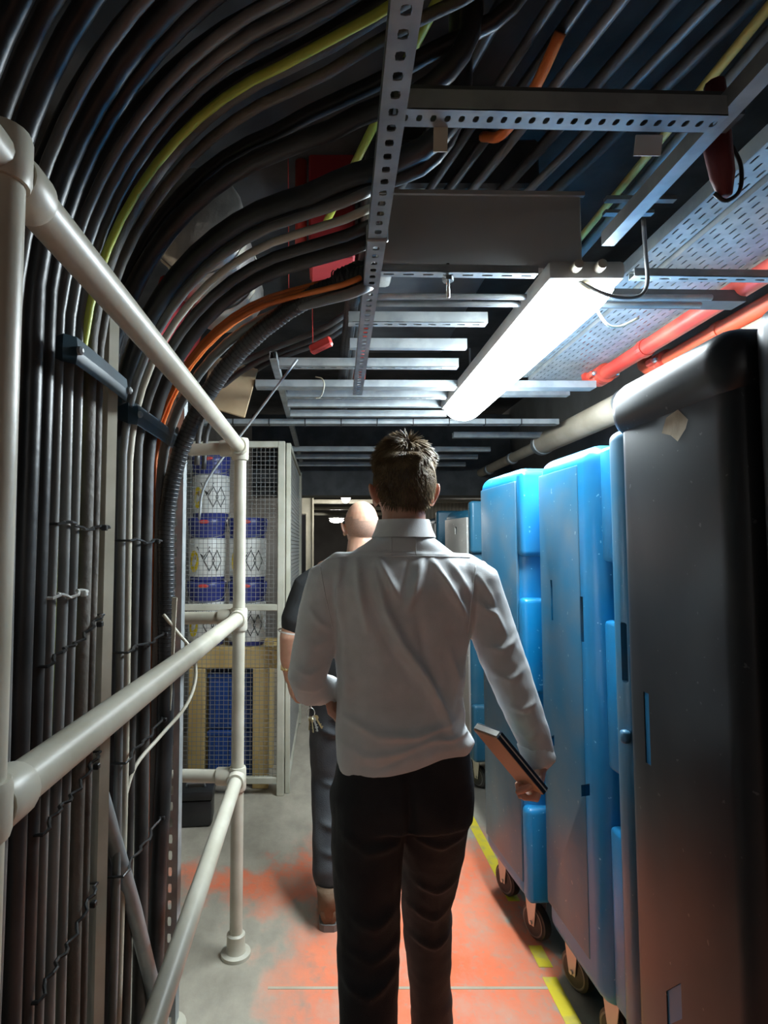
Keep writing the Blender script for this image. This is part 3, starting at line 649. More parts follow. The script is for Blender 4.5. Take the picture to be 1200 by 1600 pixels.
for k in range(3):
    z = 2.36+.03*k; y = 2.55+.16*k
    tag(MB().tube(sm([(-.62, y+.1, 1.9), (-.60, y+.1, 2.1), (-.50, y+.04, 2.25), (-.30, y-.05, z-.03), (.02, y-.20, z+.05), (.2, y-.26, z+.2)]), .013, 10).build('background_cable', M['blackmat'], None, True), 'black cable in deep background behind the flexible conduit, %s counted from below' % ['first', 'second', 'third'][k], 'cable', 'deep background cables')
# service clutter above
tag(MB().rbox((.40, 2.6, 2.72), (.55, 1.6, .16), .01, 1).build('ventilation_duct', M['darksteel'], None), 'dark flat ventilation duct above the crossbars', 'duct')

# ------------------------------------------------------------------ cage
cg = thing('wire_cage', 'wire mesh storage cage with painted frame holding buckets', 'cage', (-.27, 3.71, 0))
def fr(name, a, b, wd=.045, m='cage'):
    a = Vector(a); b = Vector(b); d = b-a; c = (a+b)/2
    s = [wd, wd, wd]; k = max(range(3), key=lambda i: abs(d[i])); s[k] = d.length
    return MB().rbox(c, s, .004, 1).build(name, M[m], cg)
fr('frame_post', (-.012, 0, 0), (-.012, 0, 2.175)); fr('frame_post', (.03, .03, 0), (.03, .03, 2.17), .03); fr('frame_post', (-.74, 0, 0), (-.74, 0, 2.175)); fr('frame_post', (.03, 1.5, 0), (.03, 1.5, 2.17)); fr('frame_post', (-.74, 1.5, 0), (-.74, 1.5, 2.17))
for z in (2.155, 1.135, .09): fr('frame_rail', (-.72, 0, z), (-.03, 0, z), .04)
for z in (2.155, 1.135, .09): fr('frame_rail', (.03, .05, z), (.03, 1.5, z), .03)
def grid(name, o3, ux, L, W, p=.0275, r=.0013):
    g = MB(); ux = Vector(ux); o3 = Vector(o3); nn = int(L/p); mm = int(W/p); n_ = ux.cross(Vector((0, 0, 1)))
    for i in range(1, nn): a = o3+ux*(i*p); g.box(a+Vector((0, 0, W/2)), (2*r, 2*r, W))
    for j in range(1, mm):
        c = o3+ux*(L/2)+Vector((0, 0, j*p))+n_*.002; d = (L if abs(ux.x) > .5 else 2*r, L if abs(ux.y) > .5 else 2*r, 2*r); g.box(c, d)
    q = g.build(name, M['mesh'], cg); q['kind'] = 'stuff'
grid('wire_mesh', (-.72, 0, .1), (1, 0, 0), .69, 2.04); grid('wire_mesh', (.03, .05, .1), (0, 1, 0), 1.45, 2.04)
# shelf of timber
ts = thing('timber_shelf', 'timber shelf frame inside the cage carrying the buckets', 'shelf', (-.62, 3.98, 0))
for x in (-.20, .205):
    for y in (-.15, .2): MB().rbox((x, y, .37), (.10, .06, .74), .004, 1).build('post', M['wood'], ts)
for y in (-.15, .2): MB().rbox((0, y, .80), (.62, .045, .115), .004, 1).build('beam', M['wood'], ts)
for k in range(4): MB().rbox((0, -.12+k*.105, .864), (.62, .095, .016), .003, 1).build('board', M['wood'], ts)
# buckets
def bucket(loc, label):
    t = thing('chemical_bucket', label, 'bucket', loc, 0, 'blue buckets stacked in the cage')
    MB().lathe([(.108, 0), (.116, .012), (.118, .30), (.122, .34), (.124, .345), (.124, .36)], (0, 0, 0), 'z', 28).build('tub', M['bluetub'], t, True, 40)
    MB().lathe([(.1185, .03), (.121, .035), (.1225, .275), (.120, .28)], (0, 0, 0), 'z', 28, False).build('label_band', M['whitelabel'], t, True, 40)
    lid = MB().lathe([(.10, .36), (.127, .36), (.129, .366), (.129, .405), (.124, .412), (.112, .412), (.108, .404), (.02, .404)], (0, 0, 0), 'z', 28).build('lid', M['bluetub'], t, True, 40)
    def onface(ang, z, r=.1240): return Vector((r*math.sin(ang), -r*math.cos(ang), z))
    def decal(name, pts, m, r=.1240):
        vs = [onface(a, z, r) for a, z in pts]; mb = MB(); mb.add(vs, [tuple(range(len(vs)))]); return mb.build(name, M[m], t)
    decal('yellow_print', [(-.56+.30*math.cos(k*PI/8), .13+.07*math.sin(k*PI/8)) for k in range(16)], 'yellow')
    decal('yellow_print_dot', [(-.50+.09*math.cos(k*PI/4), .155+.018*math.sin(k*PI/4)) for k in range(8)], 'board2', .1246)
    decal('hazard_print', [(-.40, .225), (.34, .225), (-.03, .140)], 'blackprint')
    for dx in (.0, .42):                       # outlined hazard diamonds
        for (a0, z0), (a1, z1) in (((.02+dx, .135), (.30+dx, .200)), ((.30+dx, .200), (.58+dx, .135)), ((.58+dx, .135), (.30+dx, .070)), ((.30+dx, .070), (.02+dx, .135))):
            n = 3
            for q in range(1): decal('hazard_outline', [(a0, z0-.006), (a1, z1-.006), (a1, z1+.006), (a0, z0+.006)], 'blackprint', .1243)
    MB().ell((0.0, -.128, .385), (.036, .008, .013), 12, 6).build('red_seal', M['redseal'], t, True)
    MB().tube([(-.125, 0, .33), (-.11, -.06, .30), (-.06, -.115, .283), (0, -.13, .28), (.06, -.115, .283), (.11, -.06, .30), (.125, 0, .33)], .003, 6).build('handle', M['galvd'], t, True)
names = {(0, 0): 'blue bucket with white label, bottom left of the cage stack', (1, 0): 'blue bucket with white label, bottom right of the cage stack', (0, 1): 'blue bucket with white label, middle left of the cage stack', (1, 1): 'blue bucket with white label, second level right in cage', (0, 2): 'topmost blue bucket with white label in the cage'}
for (i, j), l in names.items(): bucket((-.79+.268*i + (.0 if j < 2 else .02), 3.94, .874+.413*j), l)
for i, (z, h, l) in enumerate(((.0, .34, 'lower navy blue crate under the timber shelf'), (.345, .36, 'upper blue crate under the timber shelf'))):
    t = thing('blue_crate', l, 'crate', (-.617, 4.02, z))
    MB().rbox((0, 0, h/2), (.285, .30, h), .015, 2).build('crate_body', M['drum'], t, True, 40)
    MB().rbox((0, 0, h-.025), (.297, .312, .03), .008, 2).build('rim', M['drum'], t, True, 40)
    for x in (-.09, 0, .09): MB().rbox((x, -.152, h/2-.01), (.014, .012, h-.07), .003, 1).build('rib', M['drum'], t)
bk = thing('black_case', 'black plastic case on the floor behind the tube barrier', 'case', (-.72, 3.36, 0), .1)
MB().rbox((0, 0, .07), (.19, .16, .14), .02, 2).build('case_body', M['blackplastic'], bk, True, 40)
MB().rbox((0, 0, .165), (.205, .175, .055), .02, 2).build('lid', M['blackplastic'], bk, True, 40)
MB().tube([(-.05, -.02, .19), (-.045, -.02, .215), (.045, -.02, .215), (.05, -.02, .19)], .008, 8).build('handle', M['galvd'], bk, True)

# ------------------------------------------------------------------ bins
def caster(parent, x, y, ztop, yaw=0):
    c = bpy.data.objects.new('caster', None); C.objects.link(c); c.parent = parent; c.location = (x, y, 0); c.rotation_euler = (0, 0, yaw); c.empty_display_size = .05
    MB().lathe([(.012, -.019), (.05, -.019), (.062, -.015), (.064, 0), (.062, .015), (.05, .019), (.012, .019)], (0, 0, .064), 'x', 28).lathe([(.0, -.021), (.046, -.021), (.046, .021), (0, .021)], (0, 0, .064), 'x', 20, False).build('wheel', M['wheel'], c, True, 35)
    MB().lathe([(.047, -.0215), (.050, -.0225), (.053, -.0215)], (0, 0, .064), 'x', 28, False).build('wheel_rim', M['rim'], c, True)
    b = MB()
    for s in (-1, 1):
        b.add([(s*.025, -.014, .055), (s*.025, .014, .055), (s*.025, .034, ztop), (s*.025, -.030, ztop), (s*.028, -.014, .055), (s*.028, .014, .055), (s*.028, .034, ztop), (s*.028, -.030, ztop)],
              [(0, 1, 2, 3), (4, 7, 6, 5), (0, 4, 5, 1), (1, 5, 6, 2), (2, 6, 7, 3), (3, 7, 4, 0)])
    b.box((0, .002, ztop-.003), (.07, .075, .006)); b.lathe([(.007, -.034), (.007, .034)], (0, 0, .064), 'x', 8)
    b.build('fork', M['bracket'], c)
def make_bin(label, loc, rz, w, top, body='bin', panel='scuff', depth=.74, slots=(), near_blocks=(), hole_mat=None, bevel=.055, cat='bin', name='roll_container', panel_y=None, panel_z=None, panel_proud=.006):
    """local x into the row, y along the aisle (0 = near side), aisle face at x = 0"""
    t = thing(name, label, cat, loc, rz)
    z0 = .165
    sh_ = MB().rbox((depth/2, w/2, (z0+top)/2), (depth, w, top-z0), bevel, 5).mesh('shell', None)
    cuts = MB()
    for (y, z, wy, hz, sk) in slots:
        vs = []
        for x in (-.05, .045):
            for (yy, zz) in ((y-wy/2, z-hz/2-sk), (y+wy/2, z-hz/2+sk), (y+wy/2, z+hz/2+sk), (y-wy/2, z+hz/2-sk)): vs.append((x, yy, zz))
        cuts.add(vs, [(0, 1, 2, 3), (4, 7, 6, 5), (0, 4, 5, 1), (1, 5, 6, 2), (2, 6, 7, 3), (3, 7, 4, 0)])
    if slots: sh_ = cut(sh_, cuts)
    sh_.materials.clear(); sh_.materials.append(M[body]); sh_.polygons.foreach_set('use_smooth', [True]*len(sh_.polygons)); sh_.set_sharp_from_angle(angle=math.radians(35))
    link('shell', sh_, t)
    if panel:
        py = panel_y or (.05, w-.05); pz = panel_z or (z0+.05, top-.10)
        pm = MB().rbox((.004, (py[0]+py[1])/2, (pz[0]+pz[1])/2), (2*panel_proud+.008, py[1]-py[0], pz[1]-pz[0]), .005, 2).mesh('panel', None)
        if slots: pm = cut(pm, cuts)
        pm.materials.clear(); pm.materials.append(M[panel]); pm.polygons.foreach_set('use_smooth', [True]*len(pm.polygons)); pm.set_sharp_from_angle(angle=math.radians(35))
        link('side_panel', pm, t)
    if hole_mat:
        for (y, z, wy, hz, sk) in slots:
            k = MB(); vs = [(.003, yy, zz) for (yy, zz) in ((y-wy/2, z-hz/2-sk), (y+wy/2, z-hz/2+sk), (y+wy/2, z+hz/2+sk), (y-wy/2, z+hz/2-sk))]
            k.add(vs+[(.04, b_, c_) for a_, b_, c_ in vs], [(0, 1, 2, 3), (4, 7, 6, 5), (0, 4, 5, 1), (1, 5, 6, 2), (2, 6, 7, 3), (3, 7, 4, 0)])
            k.build('slot_liner', M[hole_mat], t)
    for (za, zb, x0, x1) in near_blocks:
        MB().rbox(((x0+x1)/2, -.004, (za+zb)/2), (x1-x0, .06, zb-za), .02, 4).build('end_rib', M[body], t, True, 40)
    for x in (.075, depth-.075):
        for y in (.075, w-.075): caster(t, x, y, z0+.004, .3 if x < .2 else 0)
    return t
NB = ((1.47, 1.80, .0, .34), (.95, 1.31, .0, .34), (.185, .53, .0, .34), (1.47, 1.80, .40, .74), (.95, 1.31, .40, .74), (.185, .53, .40, .74))
sl = ((.30, 1.32, .016, .14, 0), (.085, 1.28, .016, .14, 0), (.33, .83, .05, .035, -.012), (.09, .76, .05, .035, -.012))
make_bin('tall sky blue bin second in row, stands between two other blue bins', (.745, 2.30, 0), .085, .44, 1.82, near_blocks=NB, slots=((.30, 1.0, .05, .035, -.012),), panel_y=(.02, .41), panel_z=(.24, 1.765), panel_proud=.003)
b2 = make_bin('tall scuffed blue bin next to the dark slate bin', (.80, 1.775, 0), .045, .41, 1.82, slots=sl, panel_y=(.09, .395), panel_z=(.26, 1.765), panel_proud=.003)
# its door leaf with notched hinge column
dl = MB()
MB().rbox((.40, -.05, .99), (.70, .07, 1.60), .012, 2).build('hinge_column', M['bin'], b2, True, 40)
for za, zb in ((1.46, 1.80), (.86, 1.29), (.20, .70)): MB().rbox((.37, -.048, (za+zb)/2), (.70, .085, zb-za), .014, 3).build('hinge_rib', M['bin'], b2, True, 40)
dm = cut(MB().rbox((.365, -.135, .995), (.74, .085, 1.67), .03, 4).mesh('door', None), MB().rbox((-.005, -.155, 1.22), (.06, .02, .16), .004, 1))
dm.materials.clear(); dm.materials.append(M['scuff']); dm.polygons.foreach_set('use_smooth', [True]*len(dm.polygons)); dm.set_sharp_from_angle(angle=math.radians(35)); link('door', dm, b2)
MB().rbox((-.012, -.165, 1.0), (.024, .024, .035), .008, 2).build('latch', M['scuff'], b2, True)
make_bin('dark slate bin with blue slots and torn label, nearest but one', (.775, 1.115, 0), 0, .455, 1.90, 'bind', None, slots=((.345, 1.066, .024, .17, 0), (.27, .485, .06, .075, -.03)), hole_mat='bin', bevel=.05)
MB().rbox((.365, .232, 1.862), (.77, .485, .15), .062, 5).build('lid', M['bind'], bpy.data.objects['roll_container.002'], True, 40)
dk = bpy.data.objects['roll_container.002'] if 'roll_container.002' in bpy.data.objects else None
MB().add([(-.0, .02, 0), (0, .055, .03), (0, .10, .022), (0, .12, -.01), (0, .085, -.022), (0, .06, -.04), (0, .03, -.018)], [tuple(range(7))]).build('torn_label', M['sticker'], dk).location = (-.0025, .115, 1.775)
make_bin('near black bin at right edge, closest to the camera', (.792, .645, 0), 0, .455, 1.95, 'bink', None, slots=((.38, 1.05, .02, .17, 0),), bevel=.05)
make_bin('blue bin with scuffed side painted warm-lit grey, third in row behind man', (.905, 3.75, 0), .15, .45, 1.755, 'binf', 'scufff', near_blocks=NB, slots=((.22, 1.62, .03, .05, 0),), panel_y=(.03, .43), panel_z=(.25, 1.70))
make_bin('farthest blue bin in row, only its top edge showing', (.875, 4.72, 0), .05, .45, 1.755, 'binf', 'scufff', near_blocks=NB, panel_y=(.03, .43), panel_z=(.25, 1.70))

# ------------------------------------------------------------------ people
def hand(mb, wr, d, n, side, curl=(.5, .6, .4), spread=.1, s=1.0, thumb_in=.5):
    """palm and five fingers; d along the hand, n the way the palm faces, thumb on +t*side"""
    wr = Vector(wr); d = Vector(d).normalized(); n = Vector(n); n = (n-d*n.dot(d)).normalized(); t = d.cross(n).normalized()*side
    mb.limb([wr-d*.02, wr+d*.02*s, wr+d*.055*s, wr+d*.085*s], [(.026*s, .019*s), (.034*s, .017*s), (.040*s, .0155*s), (.038*s, .013*s)], 14) if False else None
    vs = []; m = 14; rg = [(-.02, .026, .020), (.01, .032, .018), (.045, .040, .0165), (.075, .041, .014), (.092, .036, .011)]
    for l, a, b in rg:
        for k in range(m):
            q = 2*PI*k/m; vs.append(wr+d*l*s+t*math.cos(q)*a*s+n*math.sin(q)*b*s)
    fs = [(i*m+k, i*m+(k+1) % m, (i+1)*m+(k+1) % m, (i+1)*m+k) for i in range(len(rg)-1) for k in range(m)] + [tuple(range(m-1, -1, -1)), tuple((len(rg)-1)*m+k for k in range(m))]
    mb.add(vs, fs)
    for i, (off, L, r) in enumerate(((.030, .072, .0088), (.010, .082, .0092), (-.011, .076, .0088), (-.031, .060, .0078))):
        p = wr+d*.082*s+t*off*s; dr_ = (d+t*off*spread*8).normalized(); P = [p]; a = 0
        for f, c in zip((.44, .32, .24), curl):
            a += c; v = dr_*math.cos(a)+n*math.sin(a); p = p+v*L*f*s; P.append(p)
        mb.limb(P, [r*s, r*.97*s, r*.88*s, r*.72*s], 10)
    p = wr+d*.022*s+t*.026*s+n*.004*s; P = [p]
    for v, L in (((d*.55+t*.75+n*.25), .036), ((d*.8+t*(.45-thumb_in*.5)+n*thumb_in), .030), ((d*.8+t*(.1-thumb_in*.7)+n*thumb_in), .024)):
        p = p+v.normalized()*L*s; P.append(p)
    mb.limb(P, [.0125*s, .0108*s, .0098*s, .0078*s], 10)
def head_shapes(mb, c, yaw=0, s=1.0):
    """head standing on its chin at c, facing +y"""
    Rz = Matrix.Rotation(yaw, 3, 'Z'); q = lambda x, y, z: Rz @ Vector((x, y, z))*s + Vector(c)
    e = (0, 0, yaw); S = lambda *r: tuple(a*s for a in r)
    mb.ell(q(0, -.012, .135), S(.075, .096, .096), 24, 14, e); mb.ell(q(0, .022, .08), S(.062, .072, .075), 20, 12, e); mb.ell(q(0, .052, .035), S(.042, .042, .034), 16, 10, e)
    mb.ell(q(0, .084, .128), S(.055, .014, .012), 12, 8, e)                                              # brow
    mb.limb([q(0, .092, .122), q(0, .106, .098), q(0, .112, .083)], [.008*s, .011*s, .013*s], 10)        # nose
    for sx in (-1, 1):
        mb.ell(q(sx*.014, .098, .082), S(.010, .011, .009), 8, 6, e); mb.ell(q(sx*.042, .072, .09), S(.022, .02, .022), 10, 6, e)
        mb.ell(q(sx*.083, -.012, .103), S(.008, .021, .033), 12, 8, (0, sx*.35, yaw+sx*.45)); mb.ell(q(sx*.077, -.004, .085), S(.009, .013, .018), 10, 6, e)
    mb.ell(q(0, .094, .056), S(.024, .012, .010), 10, 6, e)
    return q, e
def face_parts(q, e, parent, s=1.0):
    for sx in (-1, 1):
        o = MB().ell(q(sx*.031, .083, .112), (.012*s, .010*s, .0085*s), 12, 8, e).build('eye', M['eye'], parent, True)
        MB().ell(q(sx*.031, .0915, .112), (.005*s, .0025*s, .005*s), 8, 6, e).build('iris', M['iris'], o, True)
    MB().limb([q(-.021, .102, .055), q(0, .107, .056), q(.021, .102, .055)], [.003, .0055, .003], 8).build('lips', M['lips'], parent, True)
    for sx in (-1, 1): MB().limb([q(sx*.013, .096, .130), q(sx*.03, .094, .135), q(sx*.048, .083, .130)], [.003, .004, .002], 8).build('eyebrow', M['hair'], parent, True)
def to_local(me, root):
    me.transform(Matrix.Translation(-Vector(root.location))); return me
def shaped(mb, voxel, name, m, root, smooth=6, fn=None):
    me = fused(mb, voxel, smooth)
    if fn:
        n = len(me.vertices); co = np.empty(n*3); me.vertices.foreach_get('co', co); co = co.reshape(n, 3)
        no = np.array([v.normal for v in me.vertices]) if n < 3000 else (lambda a: (me.vertices.foreach_get('normal', a), a.reshape(n, 3))[1])(np.empty(n*3))
        co = fn(co, no); me.vertices.foreach_set('co', co.ravel()); me.update()
    to_local(me, root); me.materials.append(M[m]); me.polygons.foreach_set('use_smooth', [True]*len(me.polygons))
    return link(name, me, root)
def local_part(mb, name, m, root, smooth=True, sharp=None):
    o = mb.build(name, M[m], root, smooth, sharp); o.data.transform(Matrix.Translation(-Vector(root.location))); return o
def seg_d(p, a, b):
    d = b-a; t = np.clip(((p-a)@d)/(d@d), 0, 1); return np.linalg.norm(p-(a+t[:, None]*d), axis=1), t
def fold_fn(folds, face=None):
    """ridges of cloth: (points in x,z; width; height) on the side that faces `face`"""
    def fn(co, no):
        disp = np.zeros(len(co)); p = co[:, (0, 2)]
        wgt = np.clip(-no[:, 1]*2.0+.15, 0, 1)
        for pts, wd, am in folds:
            best = np.full(len(co), 9.); tt = np.zeros(len(co)); N = len(pts)-1
            for i in range(N):
                d, t = seg_d(p, np.array(pts[i]), np.array(pts[i+1])); k = d < best; best[k] = d[k]; tt[k] = (i+t[k])/N
            fade = np.sin(np.clip(tt, .0, 1)*PI*.86+.22)
            disp += (2.0 if wd >= .009 else 1.1)*am*np.exp(-(best/wd)**2)*fade*wgt
        return co+no*disp[:, None]
    return fn
def crumple(amp, sc, seed=0.0, stretch=(1, 1, 1)):
    def fn(co, no):
        d = np.array([noise.noise(Vector((x*sc*stretch[0]+seed, y*sc*stretch[1], z*sc*stretch[2]))) for x, y, z in co])
        return co+no*(d*amp)[:, None]
    return fn
def chain(*f):
    def fn(co, no):
        for g in f: co = g(co, no)
        return co
    return fn

# ---- man in the white shirt
HX, HY = .205, 1.60
m1 = thing('person', 'man seen from behind in white shirt and black trousers walking away', 'person', (HX, HY, 0))
sh_l, el_l, wr_l = (.005, 1.60, 1.425), (-.047, 1.58, 1.165), (.006, 1.660, 1.112)
sh_r, el_r, wr_r = (.405, 1.60, 1.425), (.478, 1.56, 1.165), (.545, 1.55, .955)
hip_l, kn_l, an_l = (.115, 1.60, .90), (.105, 1.57, .49), (.095, 1.47, .10)
hip_r, kn_r, an_r = (.285, 1.60, .90), (.285, 1.78, .49), (.315, 1.86, .085)
body = MB()
q1, e1 = head_shapes(body, (HX+.006, HY+.015, 1.545), 0)
body.limb([(HX, HY-.035, 1.42), (HX, HY-.02, 1.52), (HX+.004, HY-.005, 1.61)], [(.078, .06), (.062, .060), (.057, .062)], 20)
body.rings([(.88, HX, HY, .14, .09), (1.0, HX, HY, .14, .09), (1.15, HX, HY, .13, .085), (1.3, HX, HY, .155, .09), (1.42, HX, HY, .165, .085), (1.49, HX, HY-.01, .10, .06)], 24)
body.limb([sh_l, el_l, wr_l], [.046, .038, .026]); body.limb([sh_r, el_r, wr_r], [.046, .038, .026])
body.limb([hip_l, kn_l, an_l], [.078, .052, .036]); body.limb([hip_r, kn_r, an_r], [.078, .052, .036])
for a in (an_l, an_r): body.limb([(a[0], a[1], .07), (a[0]+(.02 if a is an_r else 0), a[1]+.13, .045)], [.035, .03], 12)
hand(body, wr_l, (.42, .05, -.75), (.75, -.5, .25), 1, (.6, .8, .5), thumb_in=.6)
bk_c = Vector((.470, 1.545, .962))
hand(body, wr_r, (-.26, -.16, -.9), (-.86, .1, .2), -1, (1.3, 1.5, 1.0), thumb_in=.8)
shaped(body, .0042, 'body', 'skin', m1, 4)
o_face = bpy.data.objects.new('face', None)
for nm in (1,):
    n0 = set(bpy.data.objects); face_parts(q1, e1, m1)
    for o in set(bpy.data.objects)-n0:
        if o.parent == m1: o.data.transform(Matrix.Translation(-Vector(m1.location)))
        else: o.data.transform(Matrix.Translation(-Vector(m1.location)))
bpy.data.objects.remove(o_face)
# shirt
sb = MB()
sb.rings([(.955, HX+.0, HY, .172, .122), (.985, HX, HY, .181, .130), (1.03, HX-.012, HY, .171, .125), (1.12, HX-.018, HY, .158, .118), (1.22, HX-.012, HY, .168, .118), (1.32, HX, HY-.005, .192, .12), (1.40, HX, HY-.01, .200, .115), (1.455, HX, HY-.012, .172, .098), (1.485, HX, HY-.014, .142, .082), (1.515, HX, HY-.016, .098, .074), (1.532, HX, HY-.016, .074, .068)], 48, 2.35)
sb.limb([(.055, HY-.005, 1.425), (.012, HY-.005, 1.405), (-.014, 1.59, 1.32), (-.037, 1.578, 1.23), (-.051, 1.572, 1.165), (-.040, 1.595, 1.13), (-.018, 1.635, 1.118), (.000, 1.655, 1.113)], [.070, .068, .061, .055, .052, .050, .044, .037], 20)
sb.limb([(.355, HY-.005, 1.425), (.400, HY-.005, 1.405), (.428, 1.59, 1.32), (.455, 1.57, 1.23), (.478, 1.558, 1.16), (.502, 1.553, 1.09), (.528, 1.551, 1.02), (.543, 1.55, .975)], [.070, .068, .063, .058, .054, .050, .045, .039], 20)
Z = lambda x, y: ((x-510)/925*1.5, 1.5+(857-y)/925*1.5*1.0)
fl1 = [([Z(515, 868), Z(585, 864), Z(640, 866), Z(735, 868)], .004, .0035),
 ([Z(592, 872), Z(606, 905), Z(622, 935)], .010, .010), ([Z(660, 872), Z(645, 915), Z(634, 950)], .010, .011), ([Z(640, 872), Z(632, 900), Z(626, 930)], .006, -.006),
 ([Z(585, 890), Z(600, 950), Z(625, 1000), Z(660, 1050), Z(690, 1110), Z(700, 1150)], .011, .013), ([Z(570, 900), Z(585, 960), Z(608, 1010), Z(640, 1060)], .012, -.007),
 ([Z(672, 872), Z(700, 920), Z(725, 960)], .010, .008), ([Z(700, 874), Z(720, 905), Z(733, 930)], .008, .006), ([Z(650, 960), Z(662, 1020), Z(688, 1080)], .012, -.006),
 ([Z(560, 872), Z(562, 920), Z(572, 980)], .009, .006), ([Z(532, 880), Z(530, 940), Z(540, 1000)], .010, .006),
 ([Z(735, 1000), Z(722, 1060), Z(718, 1110), Z(738, 1140)], .012, .009), ([Z(700, 1010), Z(712, 1060), Z(700, 1120)], .010, .005),
 ([Z(540, 1120), Z(590, 1138), Z(650, 1140), Z(715, 1120)], .010, .008), ([Z(530, 1150), Z(570, 1165), Z(630, 1160), Z(700, 1140)], .008, .008), ([Z(545, 1175), Z(590, 1180), Z(650, 1160)], .007, -.006), ([Z(660, 1150), Z(700, 1155), Z(735, 1148)], .008, .009),
 ([Z(535, 1000), Z(545, 1060), Z(540, 1110)], .012, .006),
 ([Z(480, 950), Z(500, 975), Z(515, 985)], .008, .006), ([Z(460, 1045), Z(485, 1055), Z(510, 1040)], .008, .007), ([Z(462, 1075), Z(490, 1080), Z(515, 1070)], .007, .006), ([Z(470, 1000), Z(495, 1010), Z(515, 1000)], .008, .005),
 ([Z(750, 900), Z(768, 930), Z(776, 950)], .007, .007), ([Z(745, 940), Z(775, 960), Z(790, 990)], .009, .007), ([Z(760, 1010), Z(785, 1015), Z(808, 1000)], .008, .007), ([Z(770, 1050), Z(795, 1060), Z(815, 1045)], .008, .006), ([Z(790, 1100), Z(812, 1105), Z(830, 1095)], .007, .006), ([Z(800, 1140), Z(820, 1150), Z(838, 1140)], .007, .005)]
def hem(co, no):
    k = np.clip((1.06-co[:, 2])/.10, 0, 1)
    inT = (co[:, 0] > .02) & (co[:, 0] < .395)
    x = (co[:, 0]-HX)/.18
    co = co.copy(); co[:, 2] += np.where(inT, k*(.028*np.clip(x, -1, 1)+.018*np.exp(-((x-.45)/.35)**2)-.006), 0)
    return co
shaped(sb, .0055, 'shirt', 'shirt', m1, 7, chain(fold_fn(fl1), crumple(.004, 11, 3.1, (1, 1, .6)), crumple(.0018, 34, 7.7), hem))
from mathutils.bvhtree import BVHTree
so_ = bpy.data.objects['shirt']; bvh = BVHTree.FromPolygons([tuple(v.co) for v in so_.data.vertices], [tuple(p.vertices) for p in so_.data.polygons])
def seam(pts, r=.0014):
    out = []
    for x, z in pts:
        h = bvh.ray_cast(Vector((x-HX, -.6, z)), Vector((0, 1, 0)))
        if h[0] is not None: out.append(h[0]+h[1]*.0006)
    if len(out) > 2: MB().tube(out, r, 6).build('seam', M['shirt'], so_, True)
lerp = lambda a, b, t: (a[0]+(b[0]-a[0])*t, a[1]+(b[1]-a[1])*t)
a_, b_ = Z(508, 872), Z(742, 872)
seam([(lerp(a_, b_, k/60)[0], a_[1]+.006*math.sin(PI*k/60)) for k in range(61)])
for pl in ((Z(500, 885), Z(508, 930), Z(520, 985)), (Z(748, 885), Z(737, 930), Z(733, 990))):
    seam([lerp(pl[0], pl[1], k/12) for k in range(12)]+[lerp(pl[1], pl[2], k/12) for k in range(13)])
for x in (612, 650): seam([lerp(Z(x, 868), Z(x+1, 840), k/8) for k in range(9)], .001)
cm = MB(); n = 36; rows = []
for (z, r, dr) in ((1.530, .084, 0), (1.550, .0755, 0), (1.572, .069, 0), (1.577, .0675, 0), (1.574, .065, 0), (1.55, .069, 0), (1.525, .073, 0)):
    rows.append([(HX+.002+r*1.02*math.cos(2*PI*k/n), HY-.01+r*1.0*math.sin(2*PI*k/n), z-.028*max(0, math.sin(2*PI*k/n))-.0*dr) for k in range(n)])
cm.add([p for r in rows for p in r], [(i*n+k, i*n+(k+1) % n, (i+1)*n+(k+1) % n, (i+1)*n+k) for i in range(len(rows)-1) for k in range(n)])
local_part(cm, 'collar', 'shirt', m1, True, 50)
def cuffm(a, b, r):
    a = Vector(a); b = Vector(b); d = (b-a).normalized(); return MB().tube([b-d*.06, b-d*.055, b-d*.005, b+d*.002, b-d*.004, b-d*.05], [r*1.0, r*1.1, r*1.08, r*1.02, r*.86, r*.84], 20, False)
local_part(cuffm((-.020, 1.635, 1.122), (.012, 1.664, 1.108), .037), 'cuff', 'shirt', m1); local_part(cuffm(el_r, (.547, 1.55, .955), .038), 'cuff', 'shirt', m1)
# trousers
tb_ = MB()
tb_.rings([(.80, HX-.003, HY, .178, .125), (.86, HX-.003, HY, .183, .128), (.92, HX, HY, .177, .120), (.985, HX, HY, .166, .110), (1.02, HX, HY, .160, .105)], 36, 2.4)
tb_.limb([(.110, 1.598, .86), (.106, 1.59, .70), (.107, 1.575, .49), (.103, 1.53, .32), (.098, 1.48, .14), (.097, 1.47, .07)], [(.100, .112), (.093, .098), (.079, .080), (.072, .076), (.066, .074), (.068, .078)], 22)
tb_.limb([(.292, 1.605, .86), (.290, 1.67, .70), (.287, 1.765, .49), (.298, 1.81, .32), (.312, 1.85, .14), (.316, 1.86, .07)], [(.095, .112), (.088, .095), (.073, .078), (.066, .072), (.062, .070), (.064, .074)], 22)
fl2 = [([(.06, .60), (.12, .58), (.17, .61)], .014, .005), ([(.05, .52), (.11, .50), (.17, .53)], .012, .006), ([(.04, .45), (.10, .43), (.17, .47)], .012, .006), ([(.23, .62), (.29, .60), (.34, .63)], .013, .005), ([(.23, .53), (.29, .50), (.34, .54)], .012, .006), ([(.24, .42), (.30, .40), (.35, .43)], .012, .006),
       ([(.20, .95), (.205, .85), (.20, .76)], .012, -.008), ([(.04, .80), (.10, .76), (.19, .77)], .013, .005), ([(.21, .77), (.29, .755), (.36, .79)], .013, .005), ([(.05, .2), (.1, .18), (.16, .2)], .012, .006)]
shaped(tb_, .0065, 'trousers', 'trouser', m1, 6, chain(fold_fn(fl2), crumple(.005, 12, 9.3), crumple(.002, 30, 2.2)))
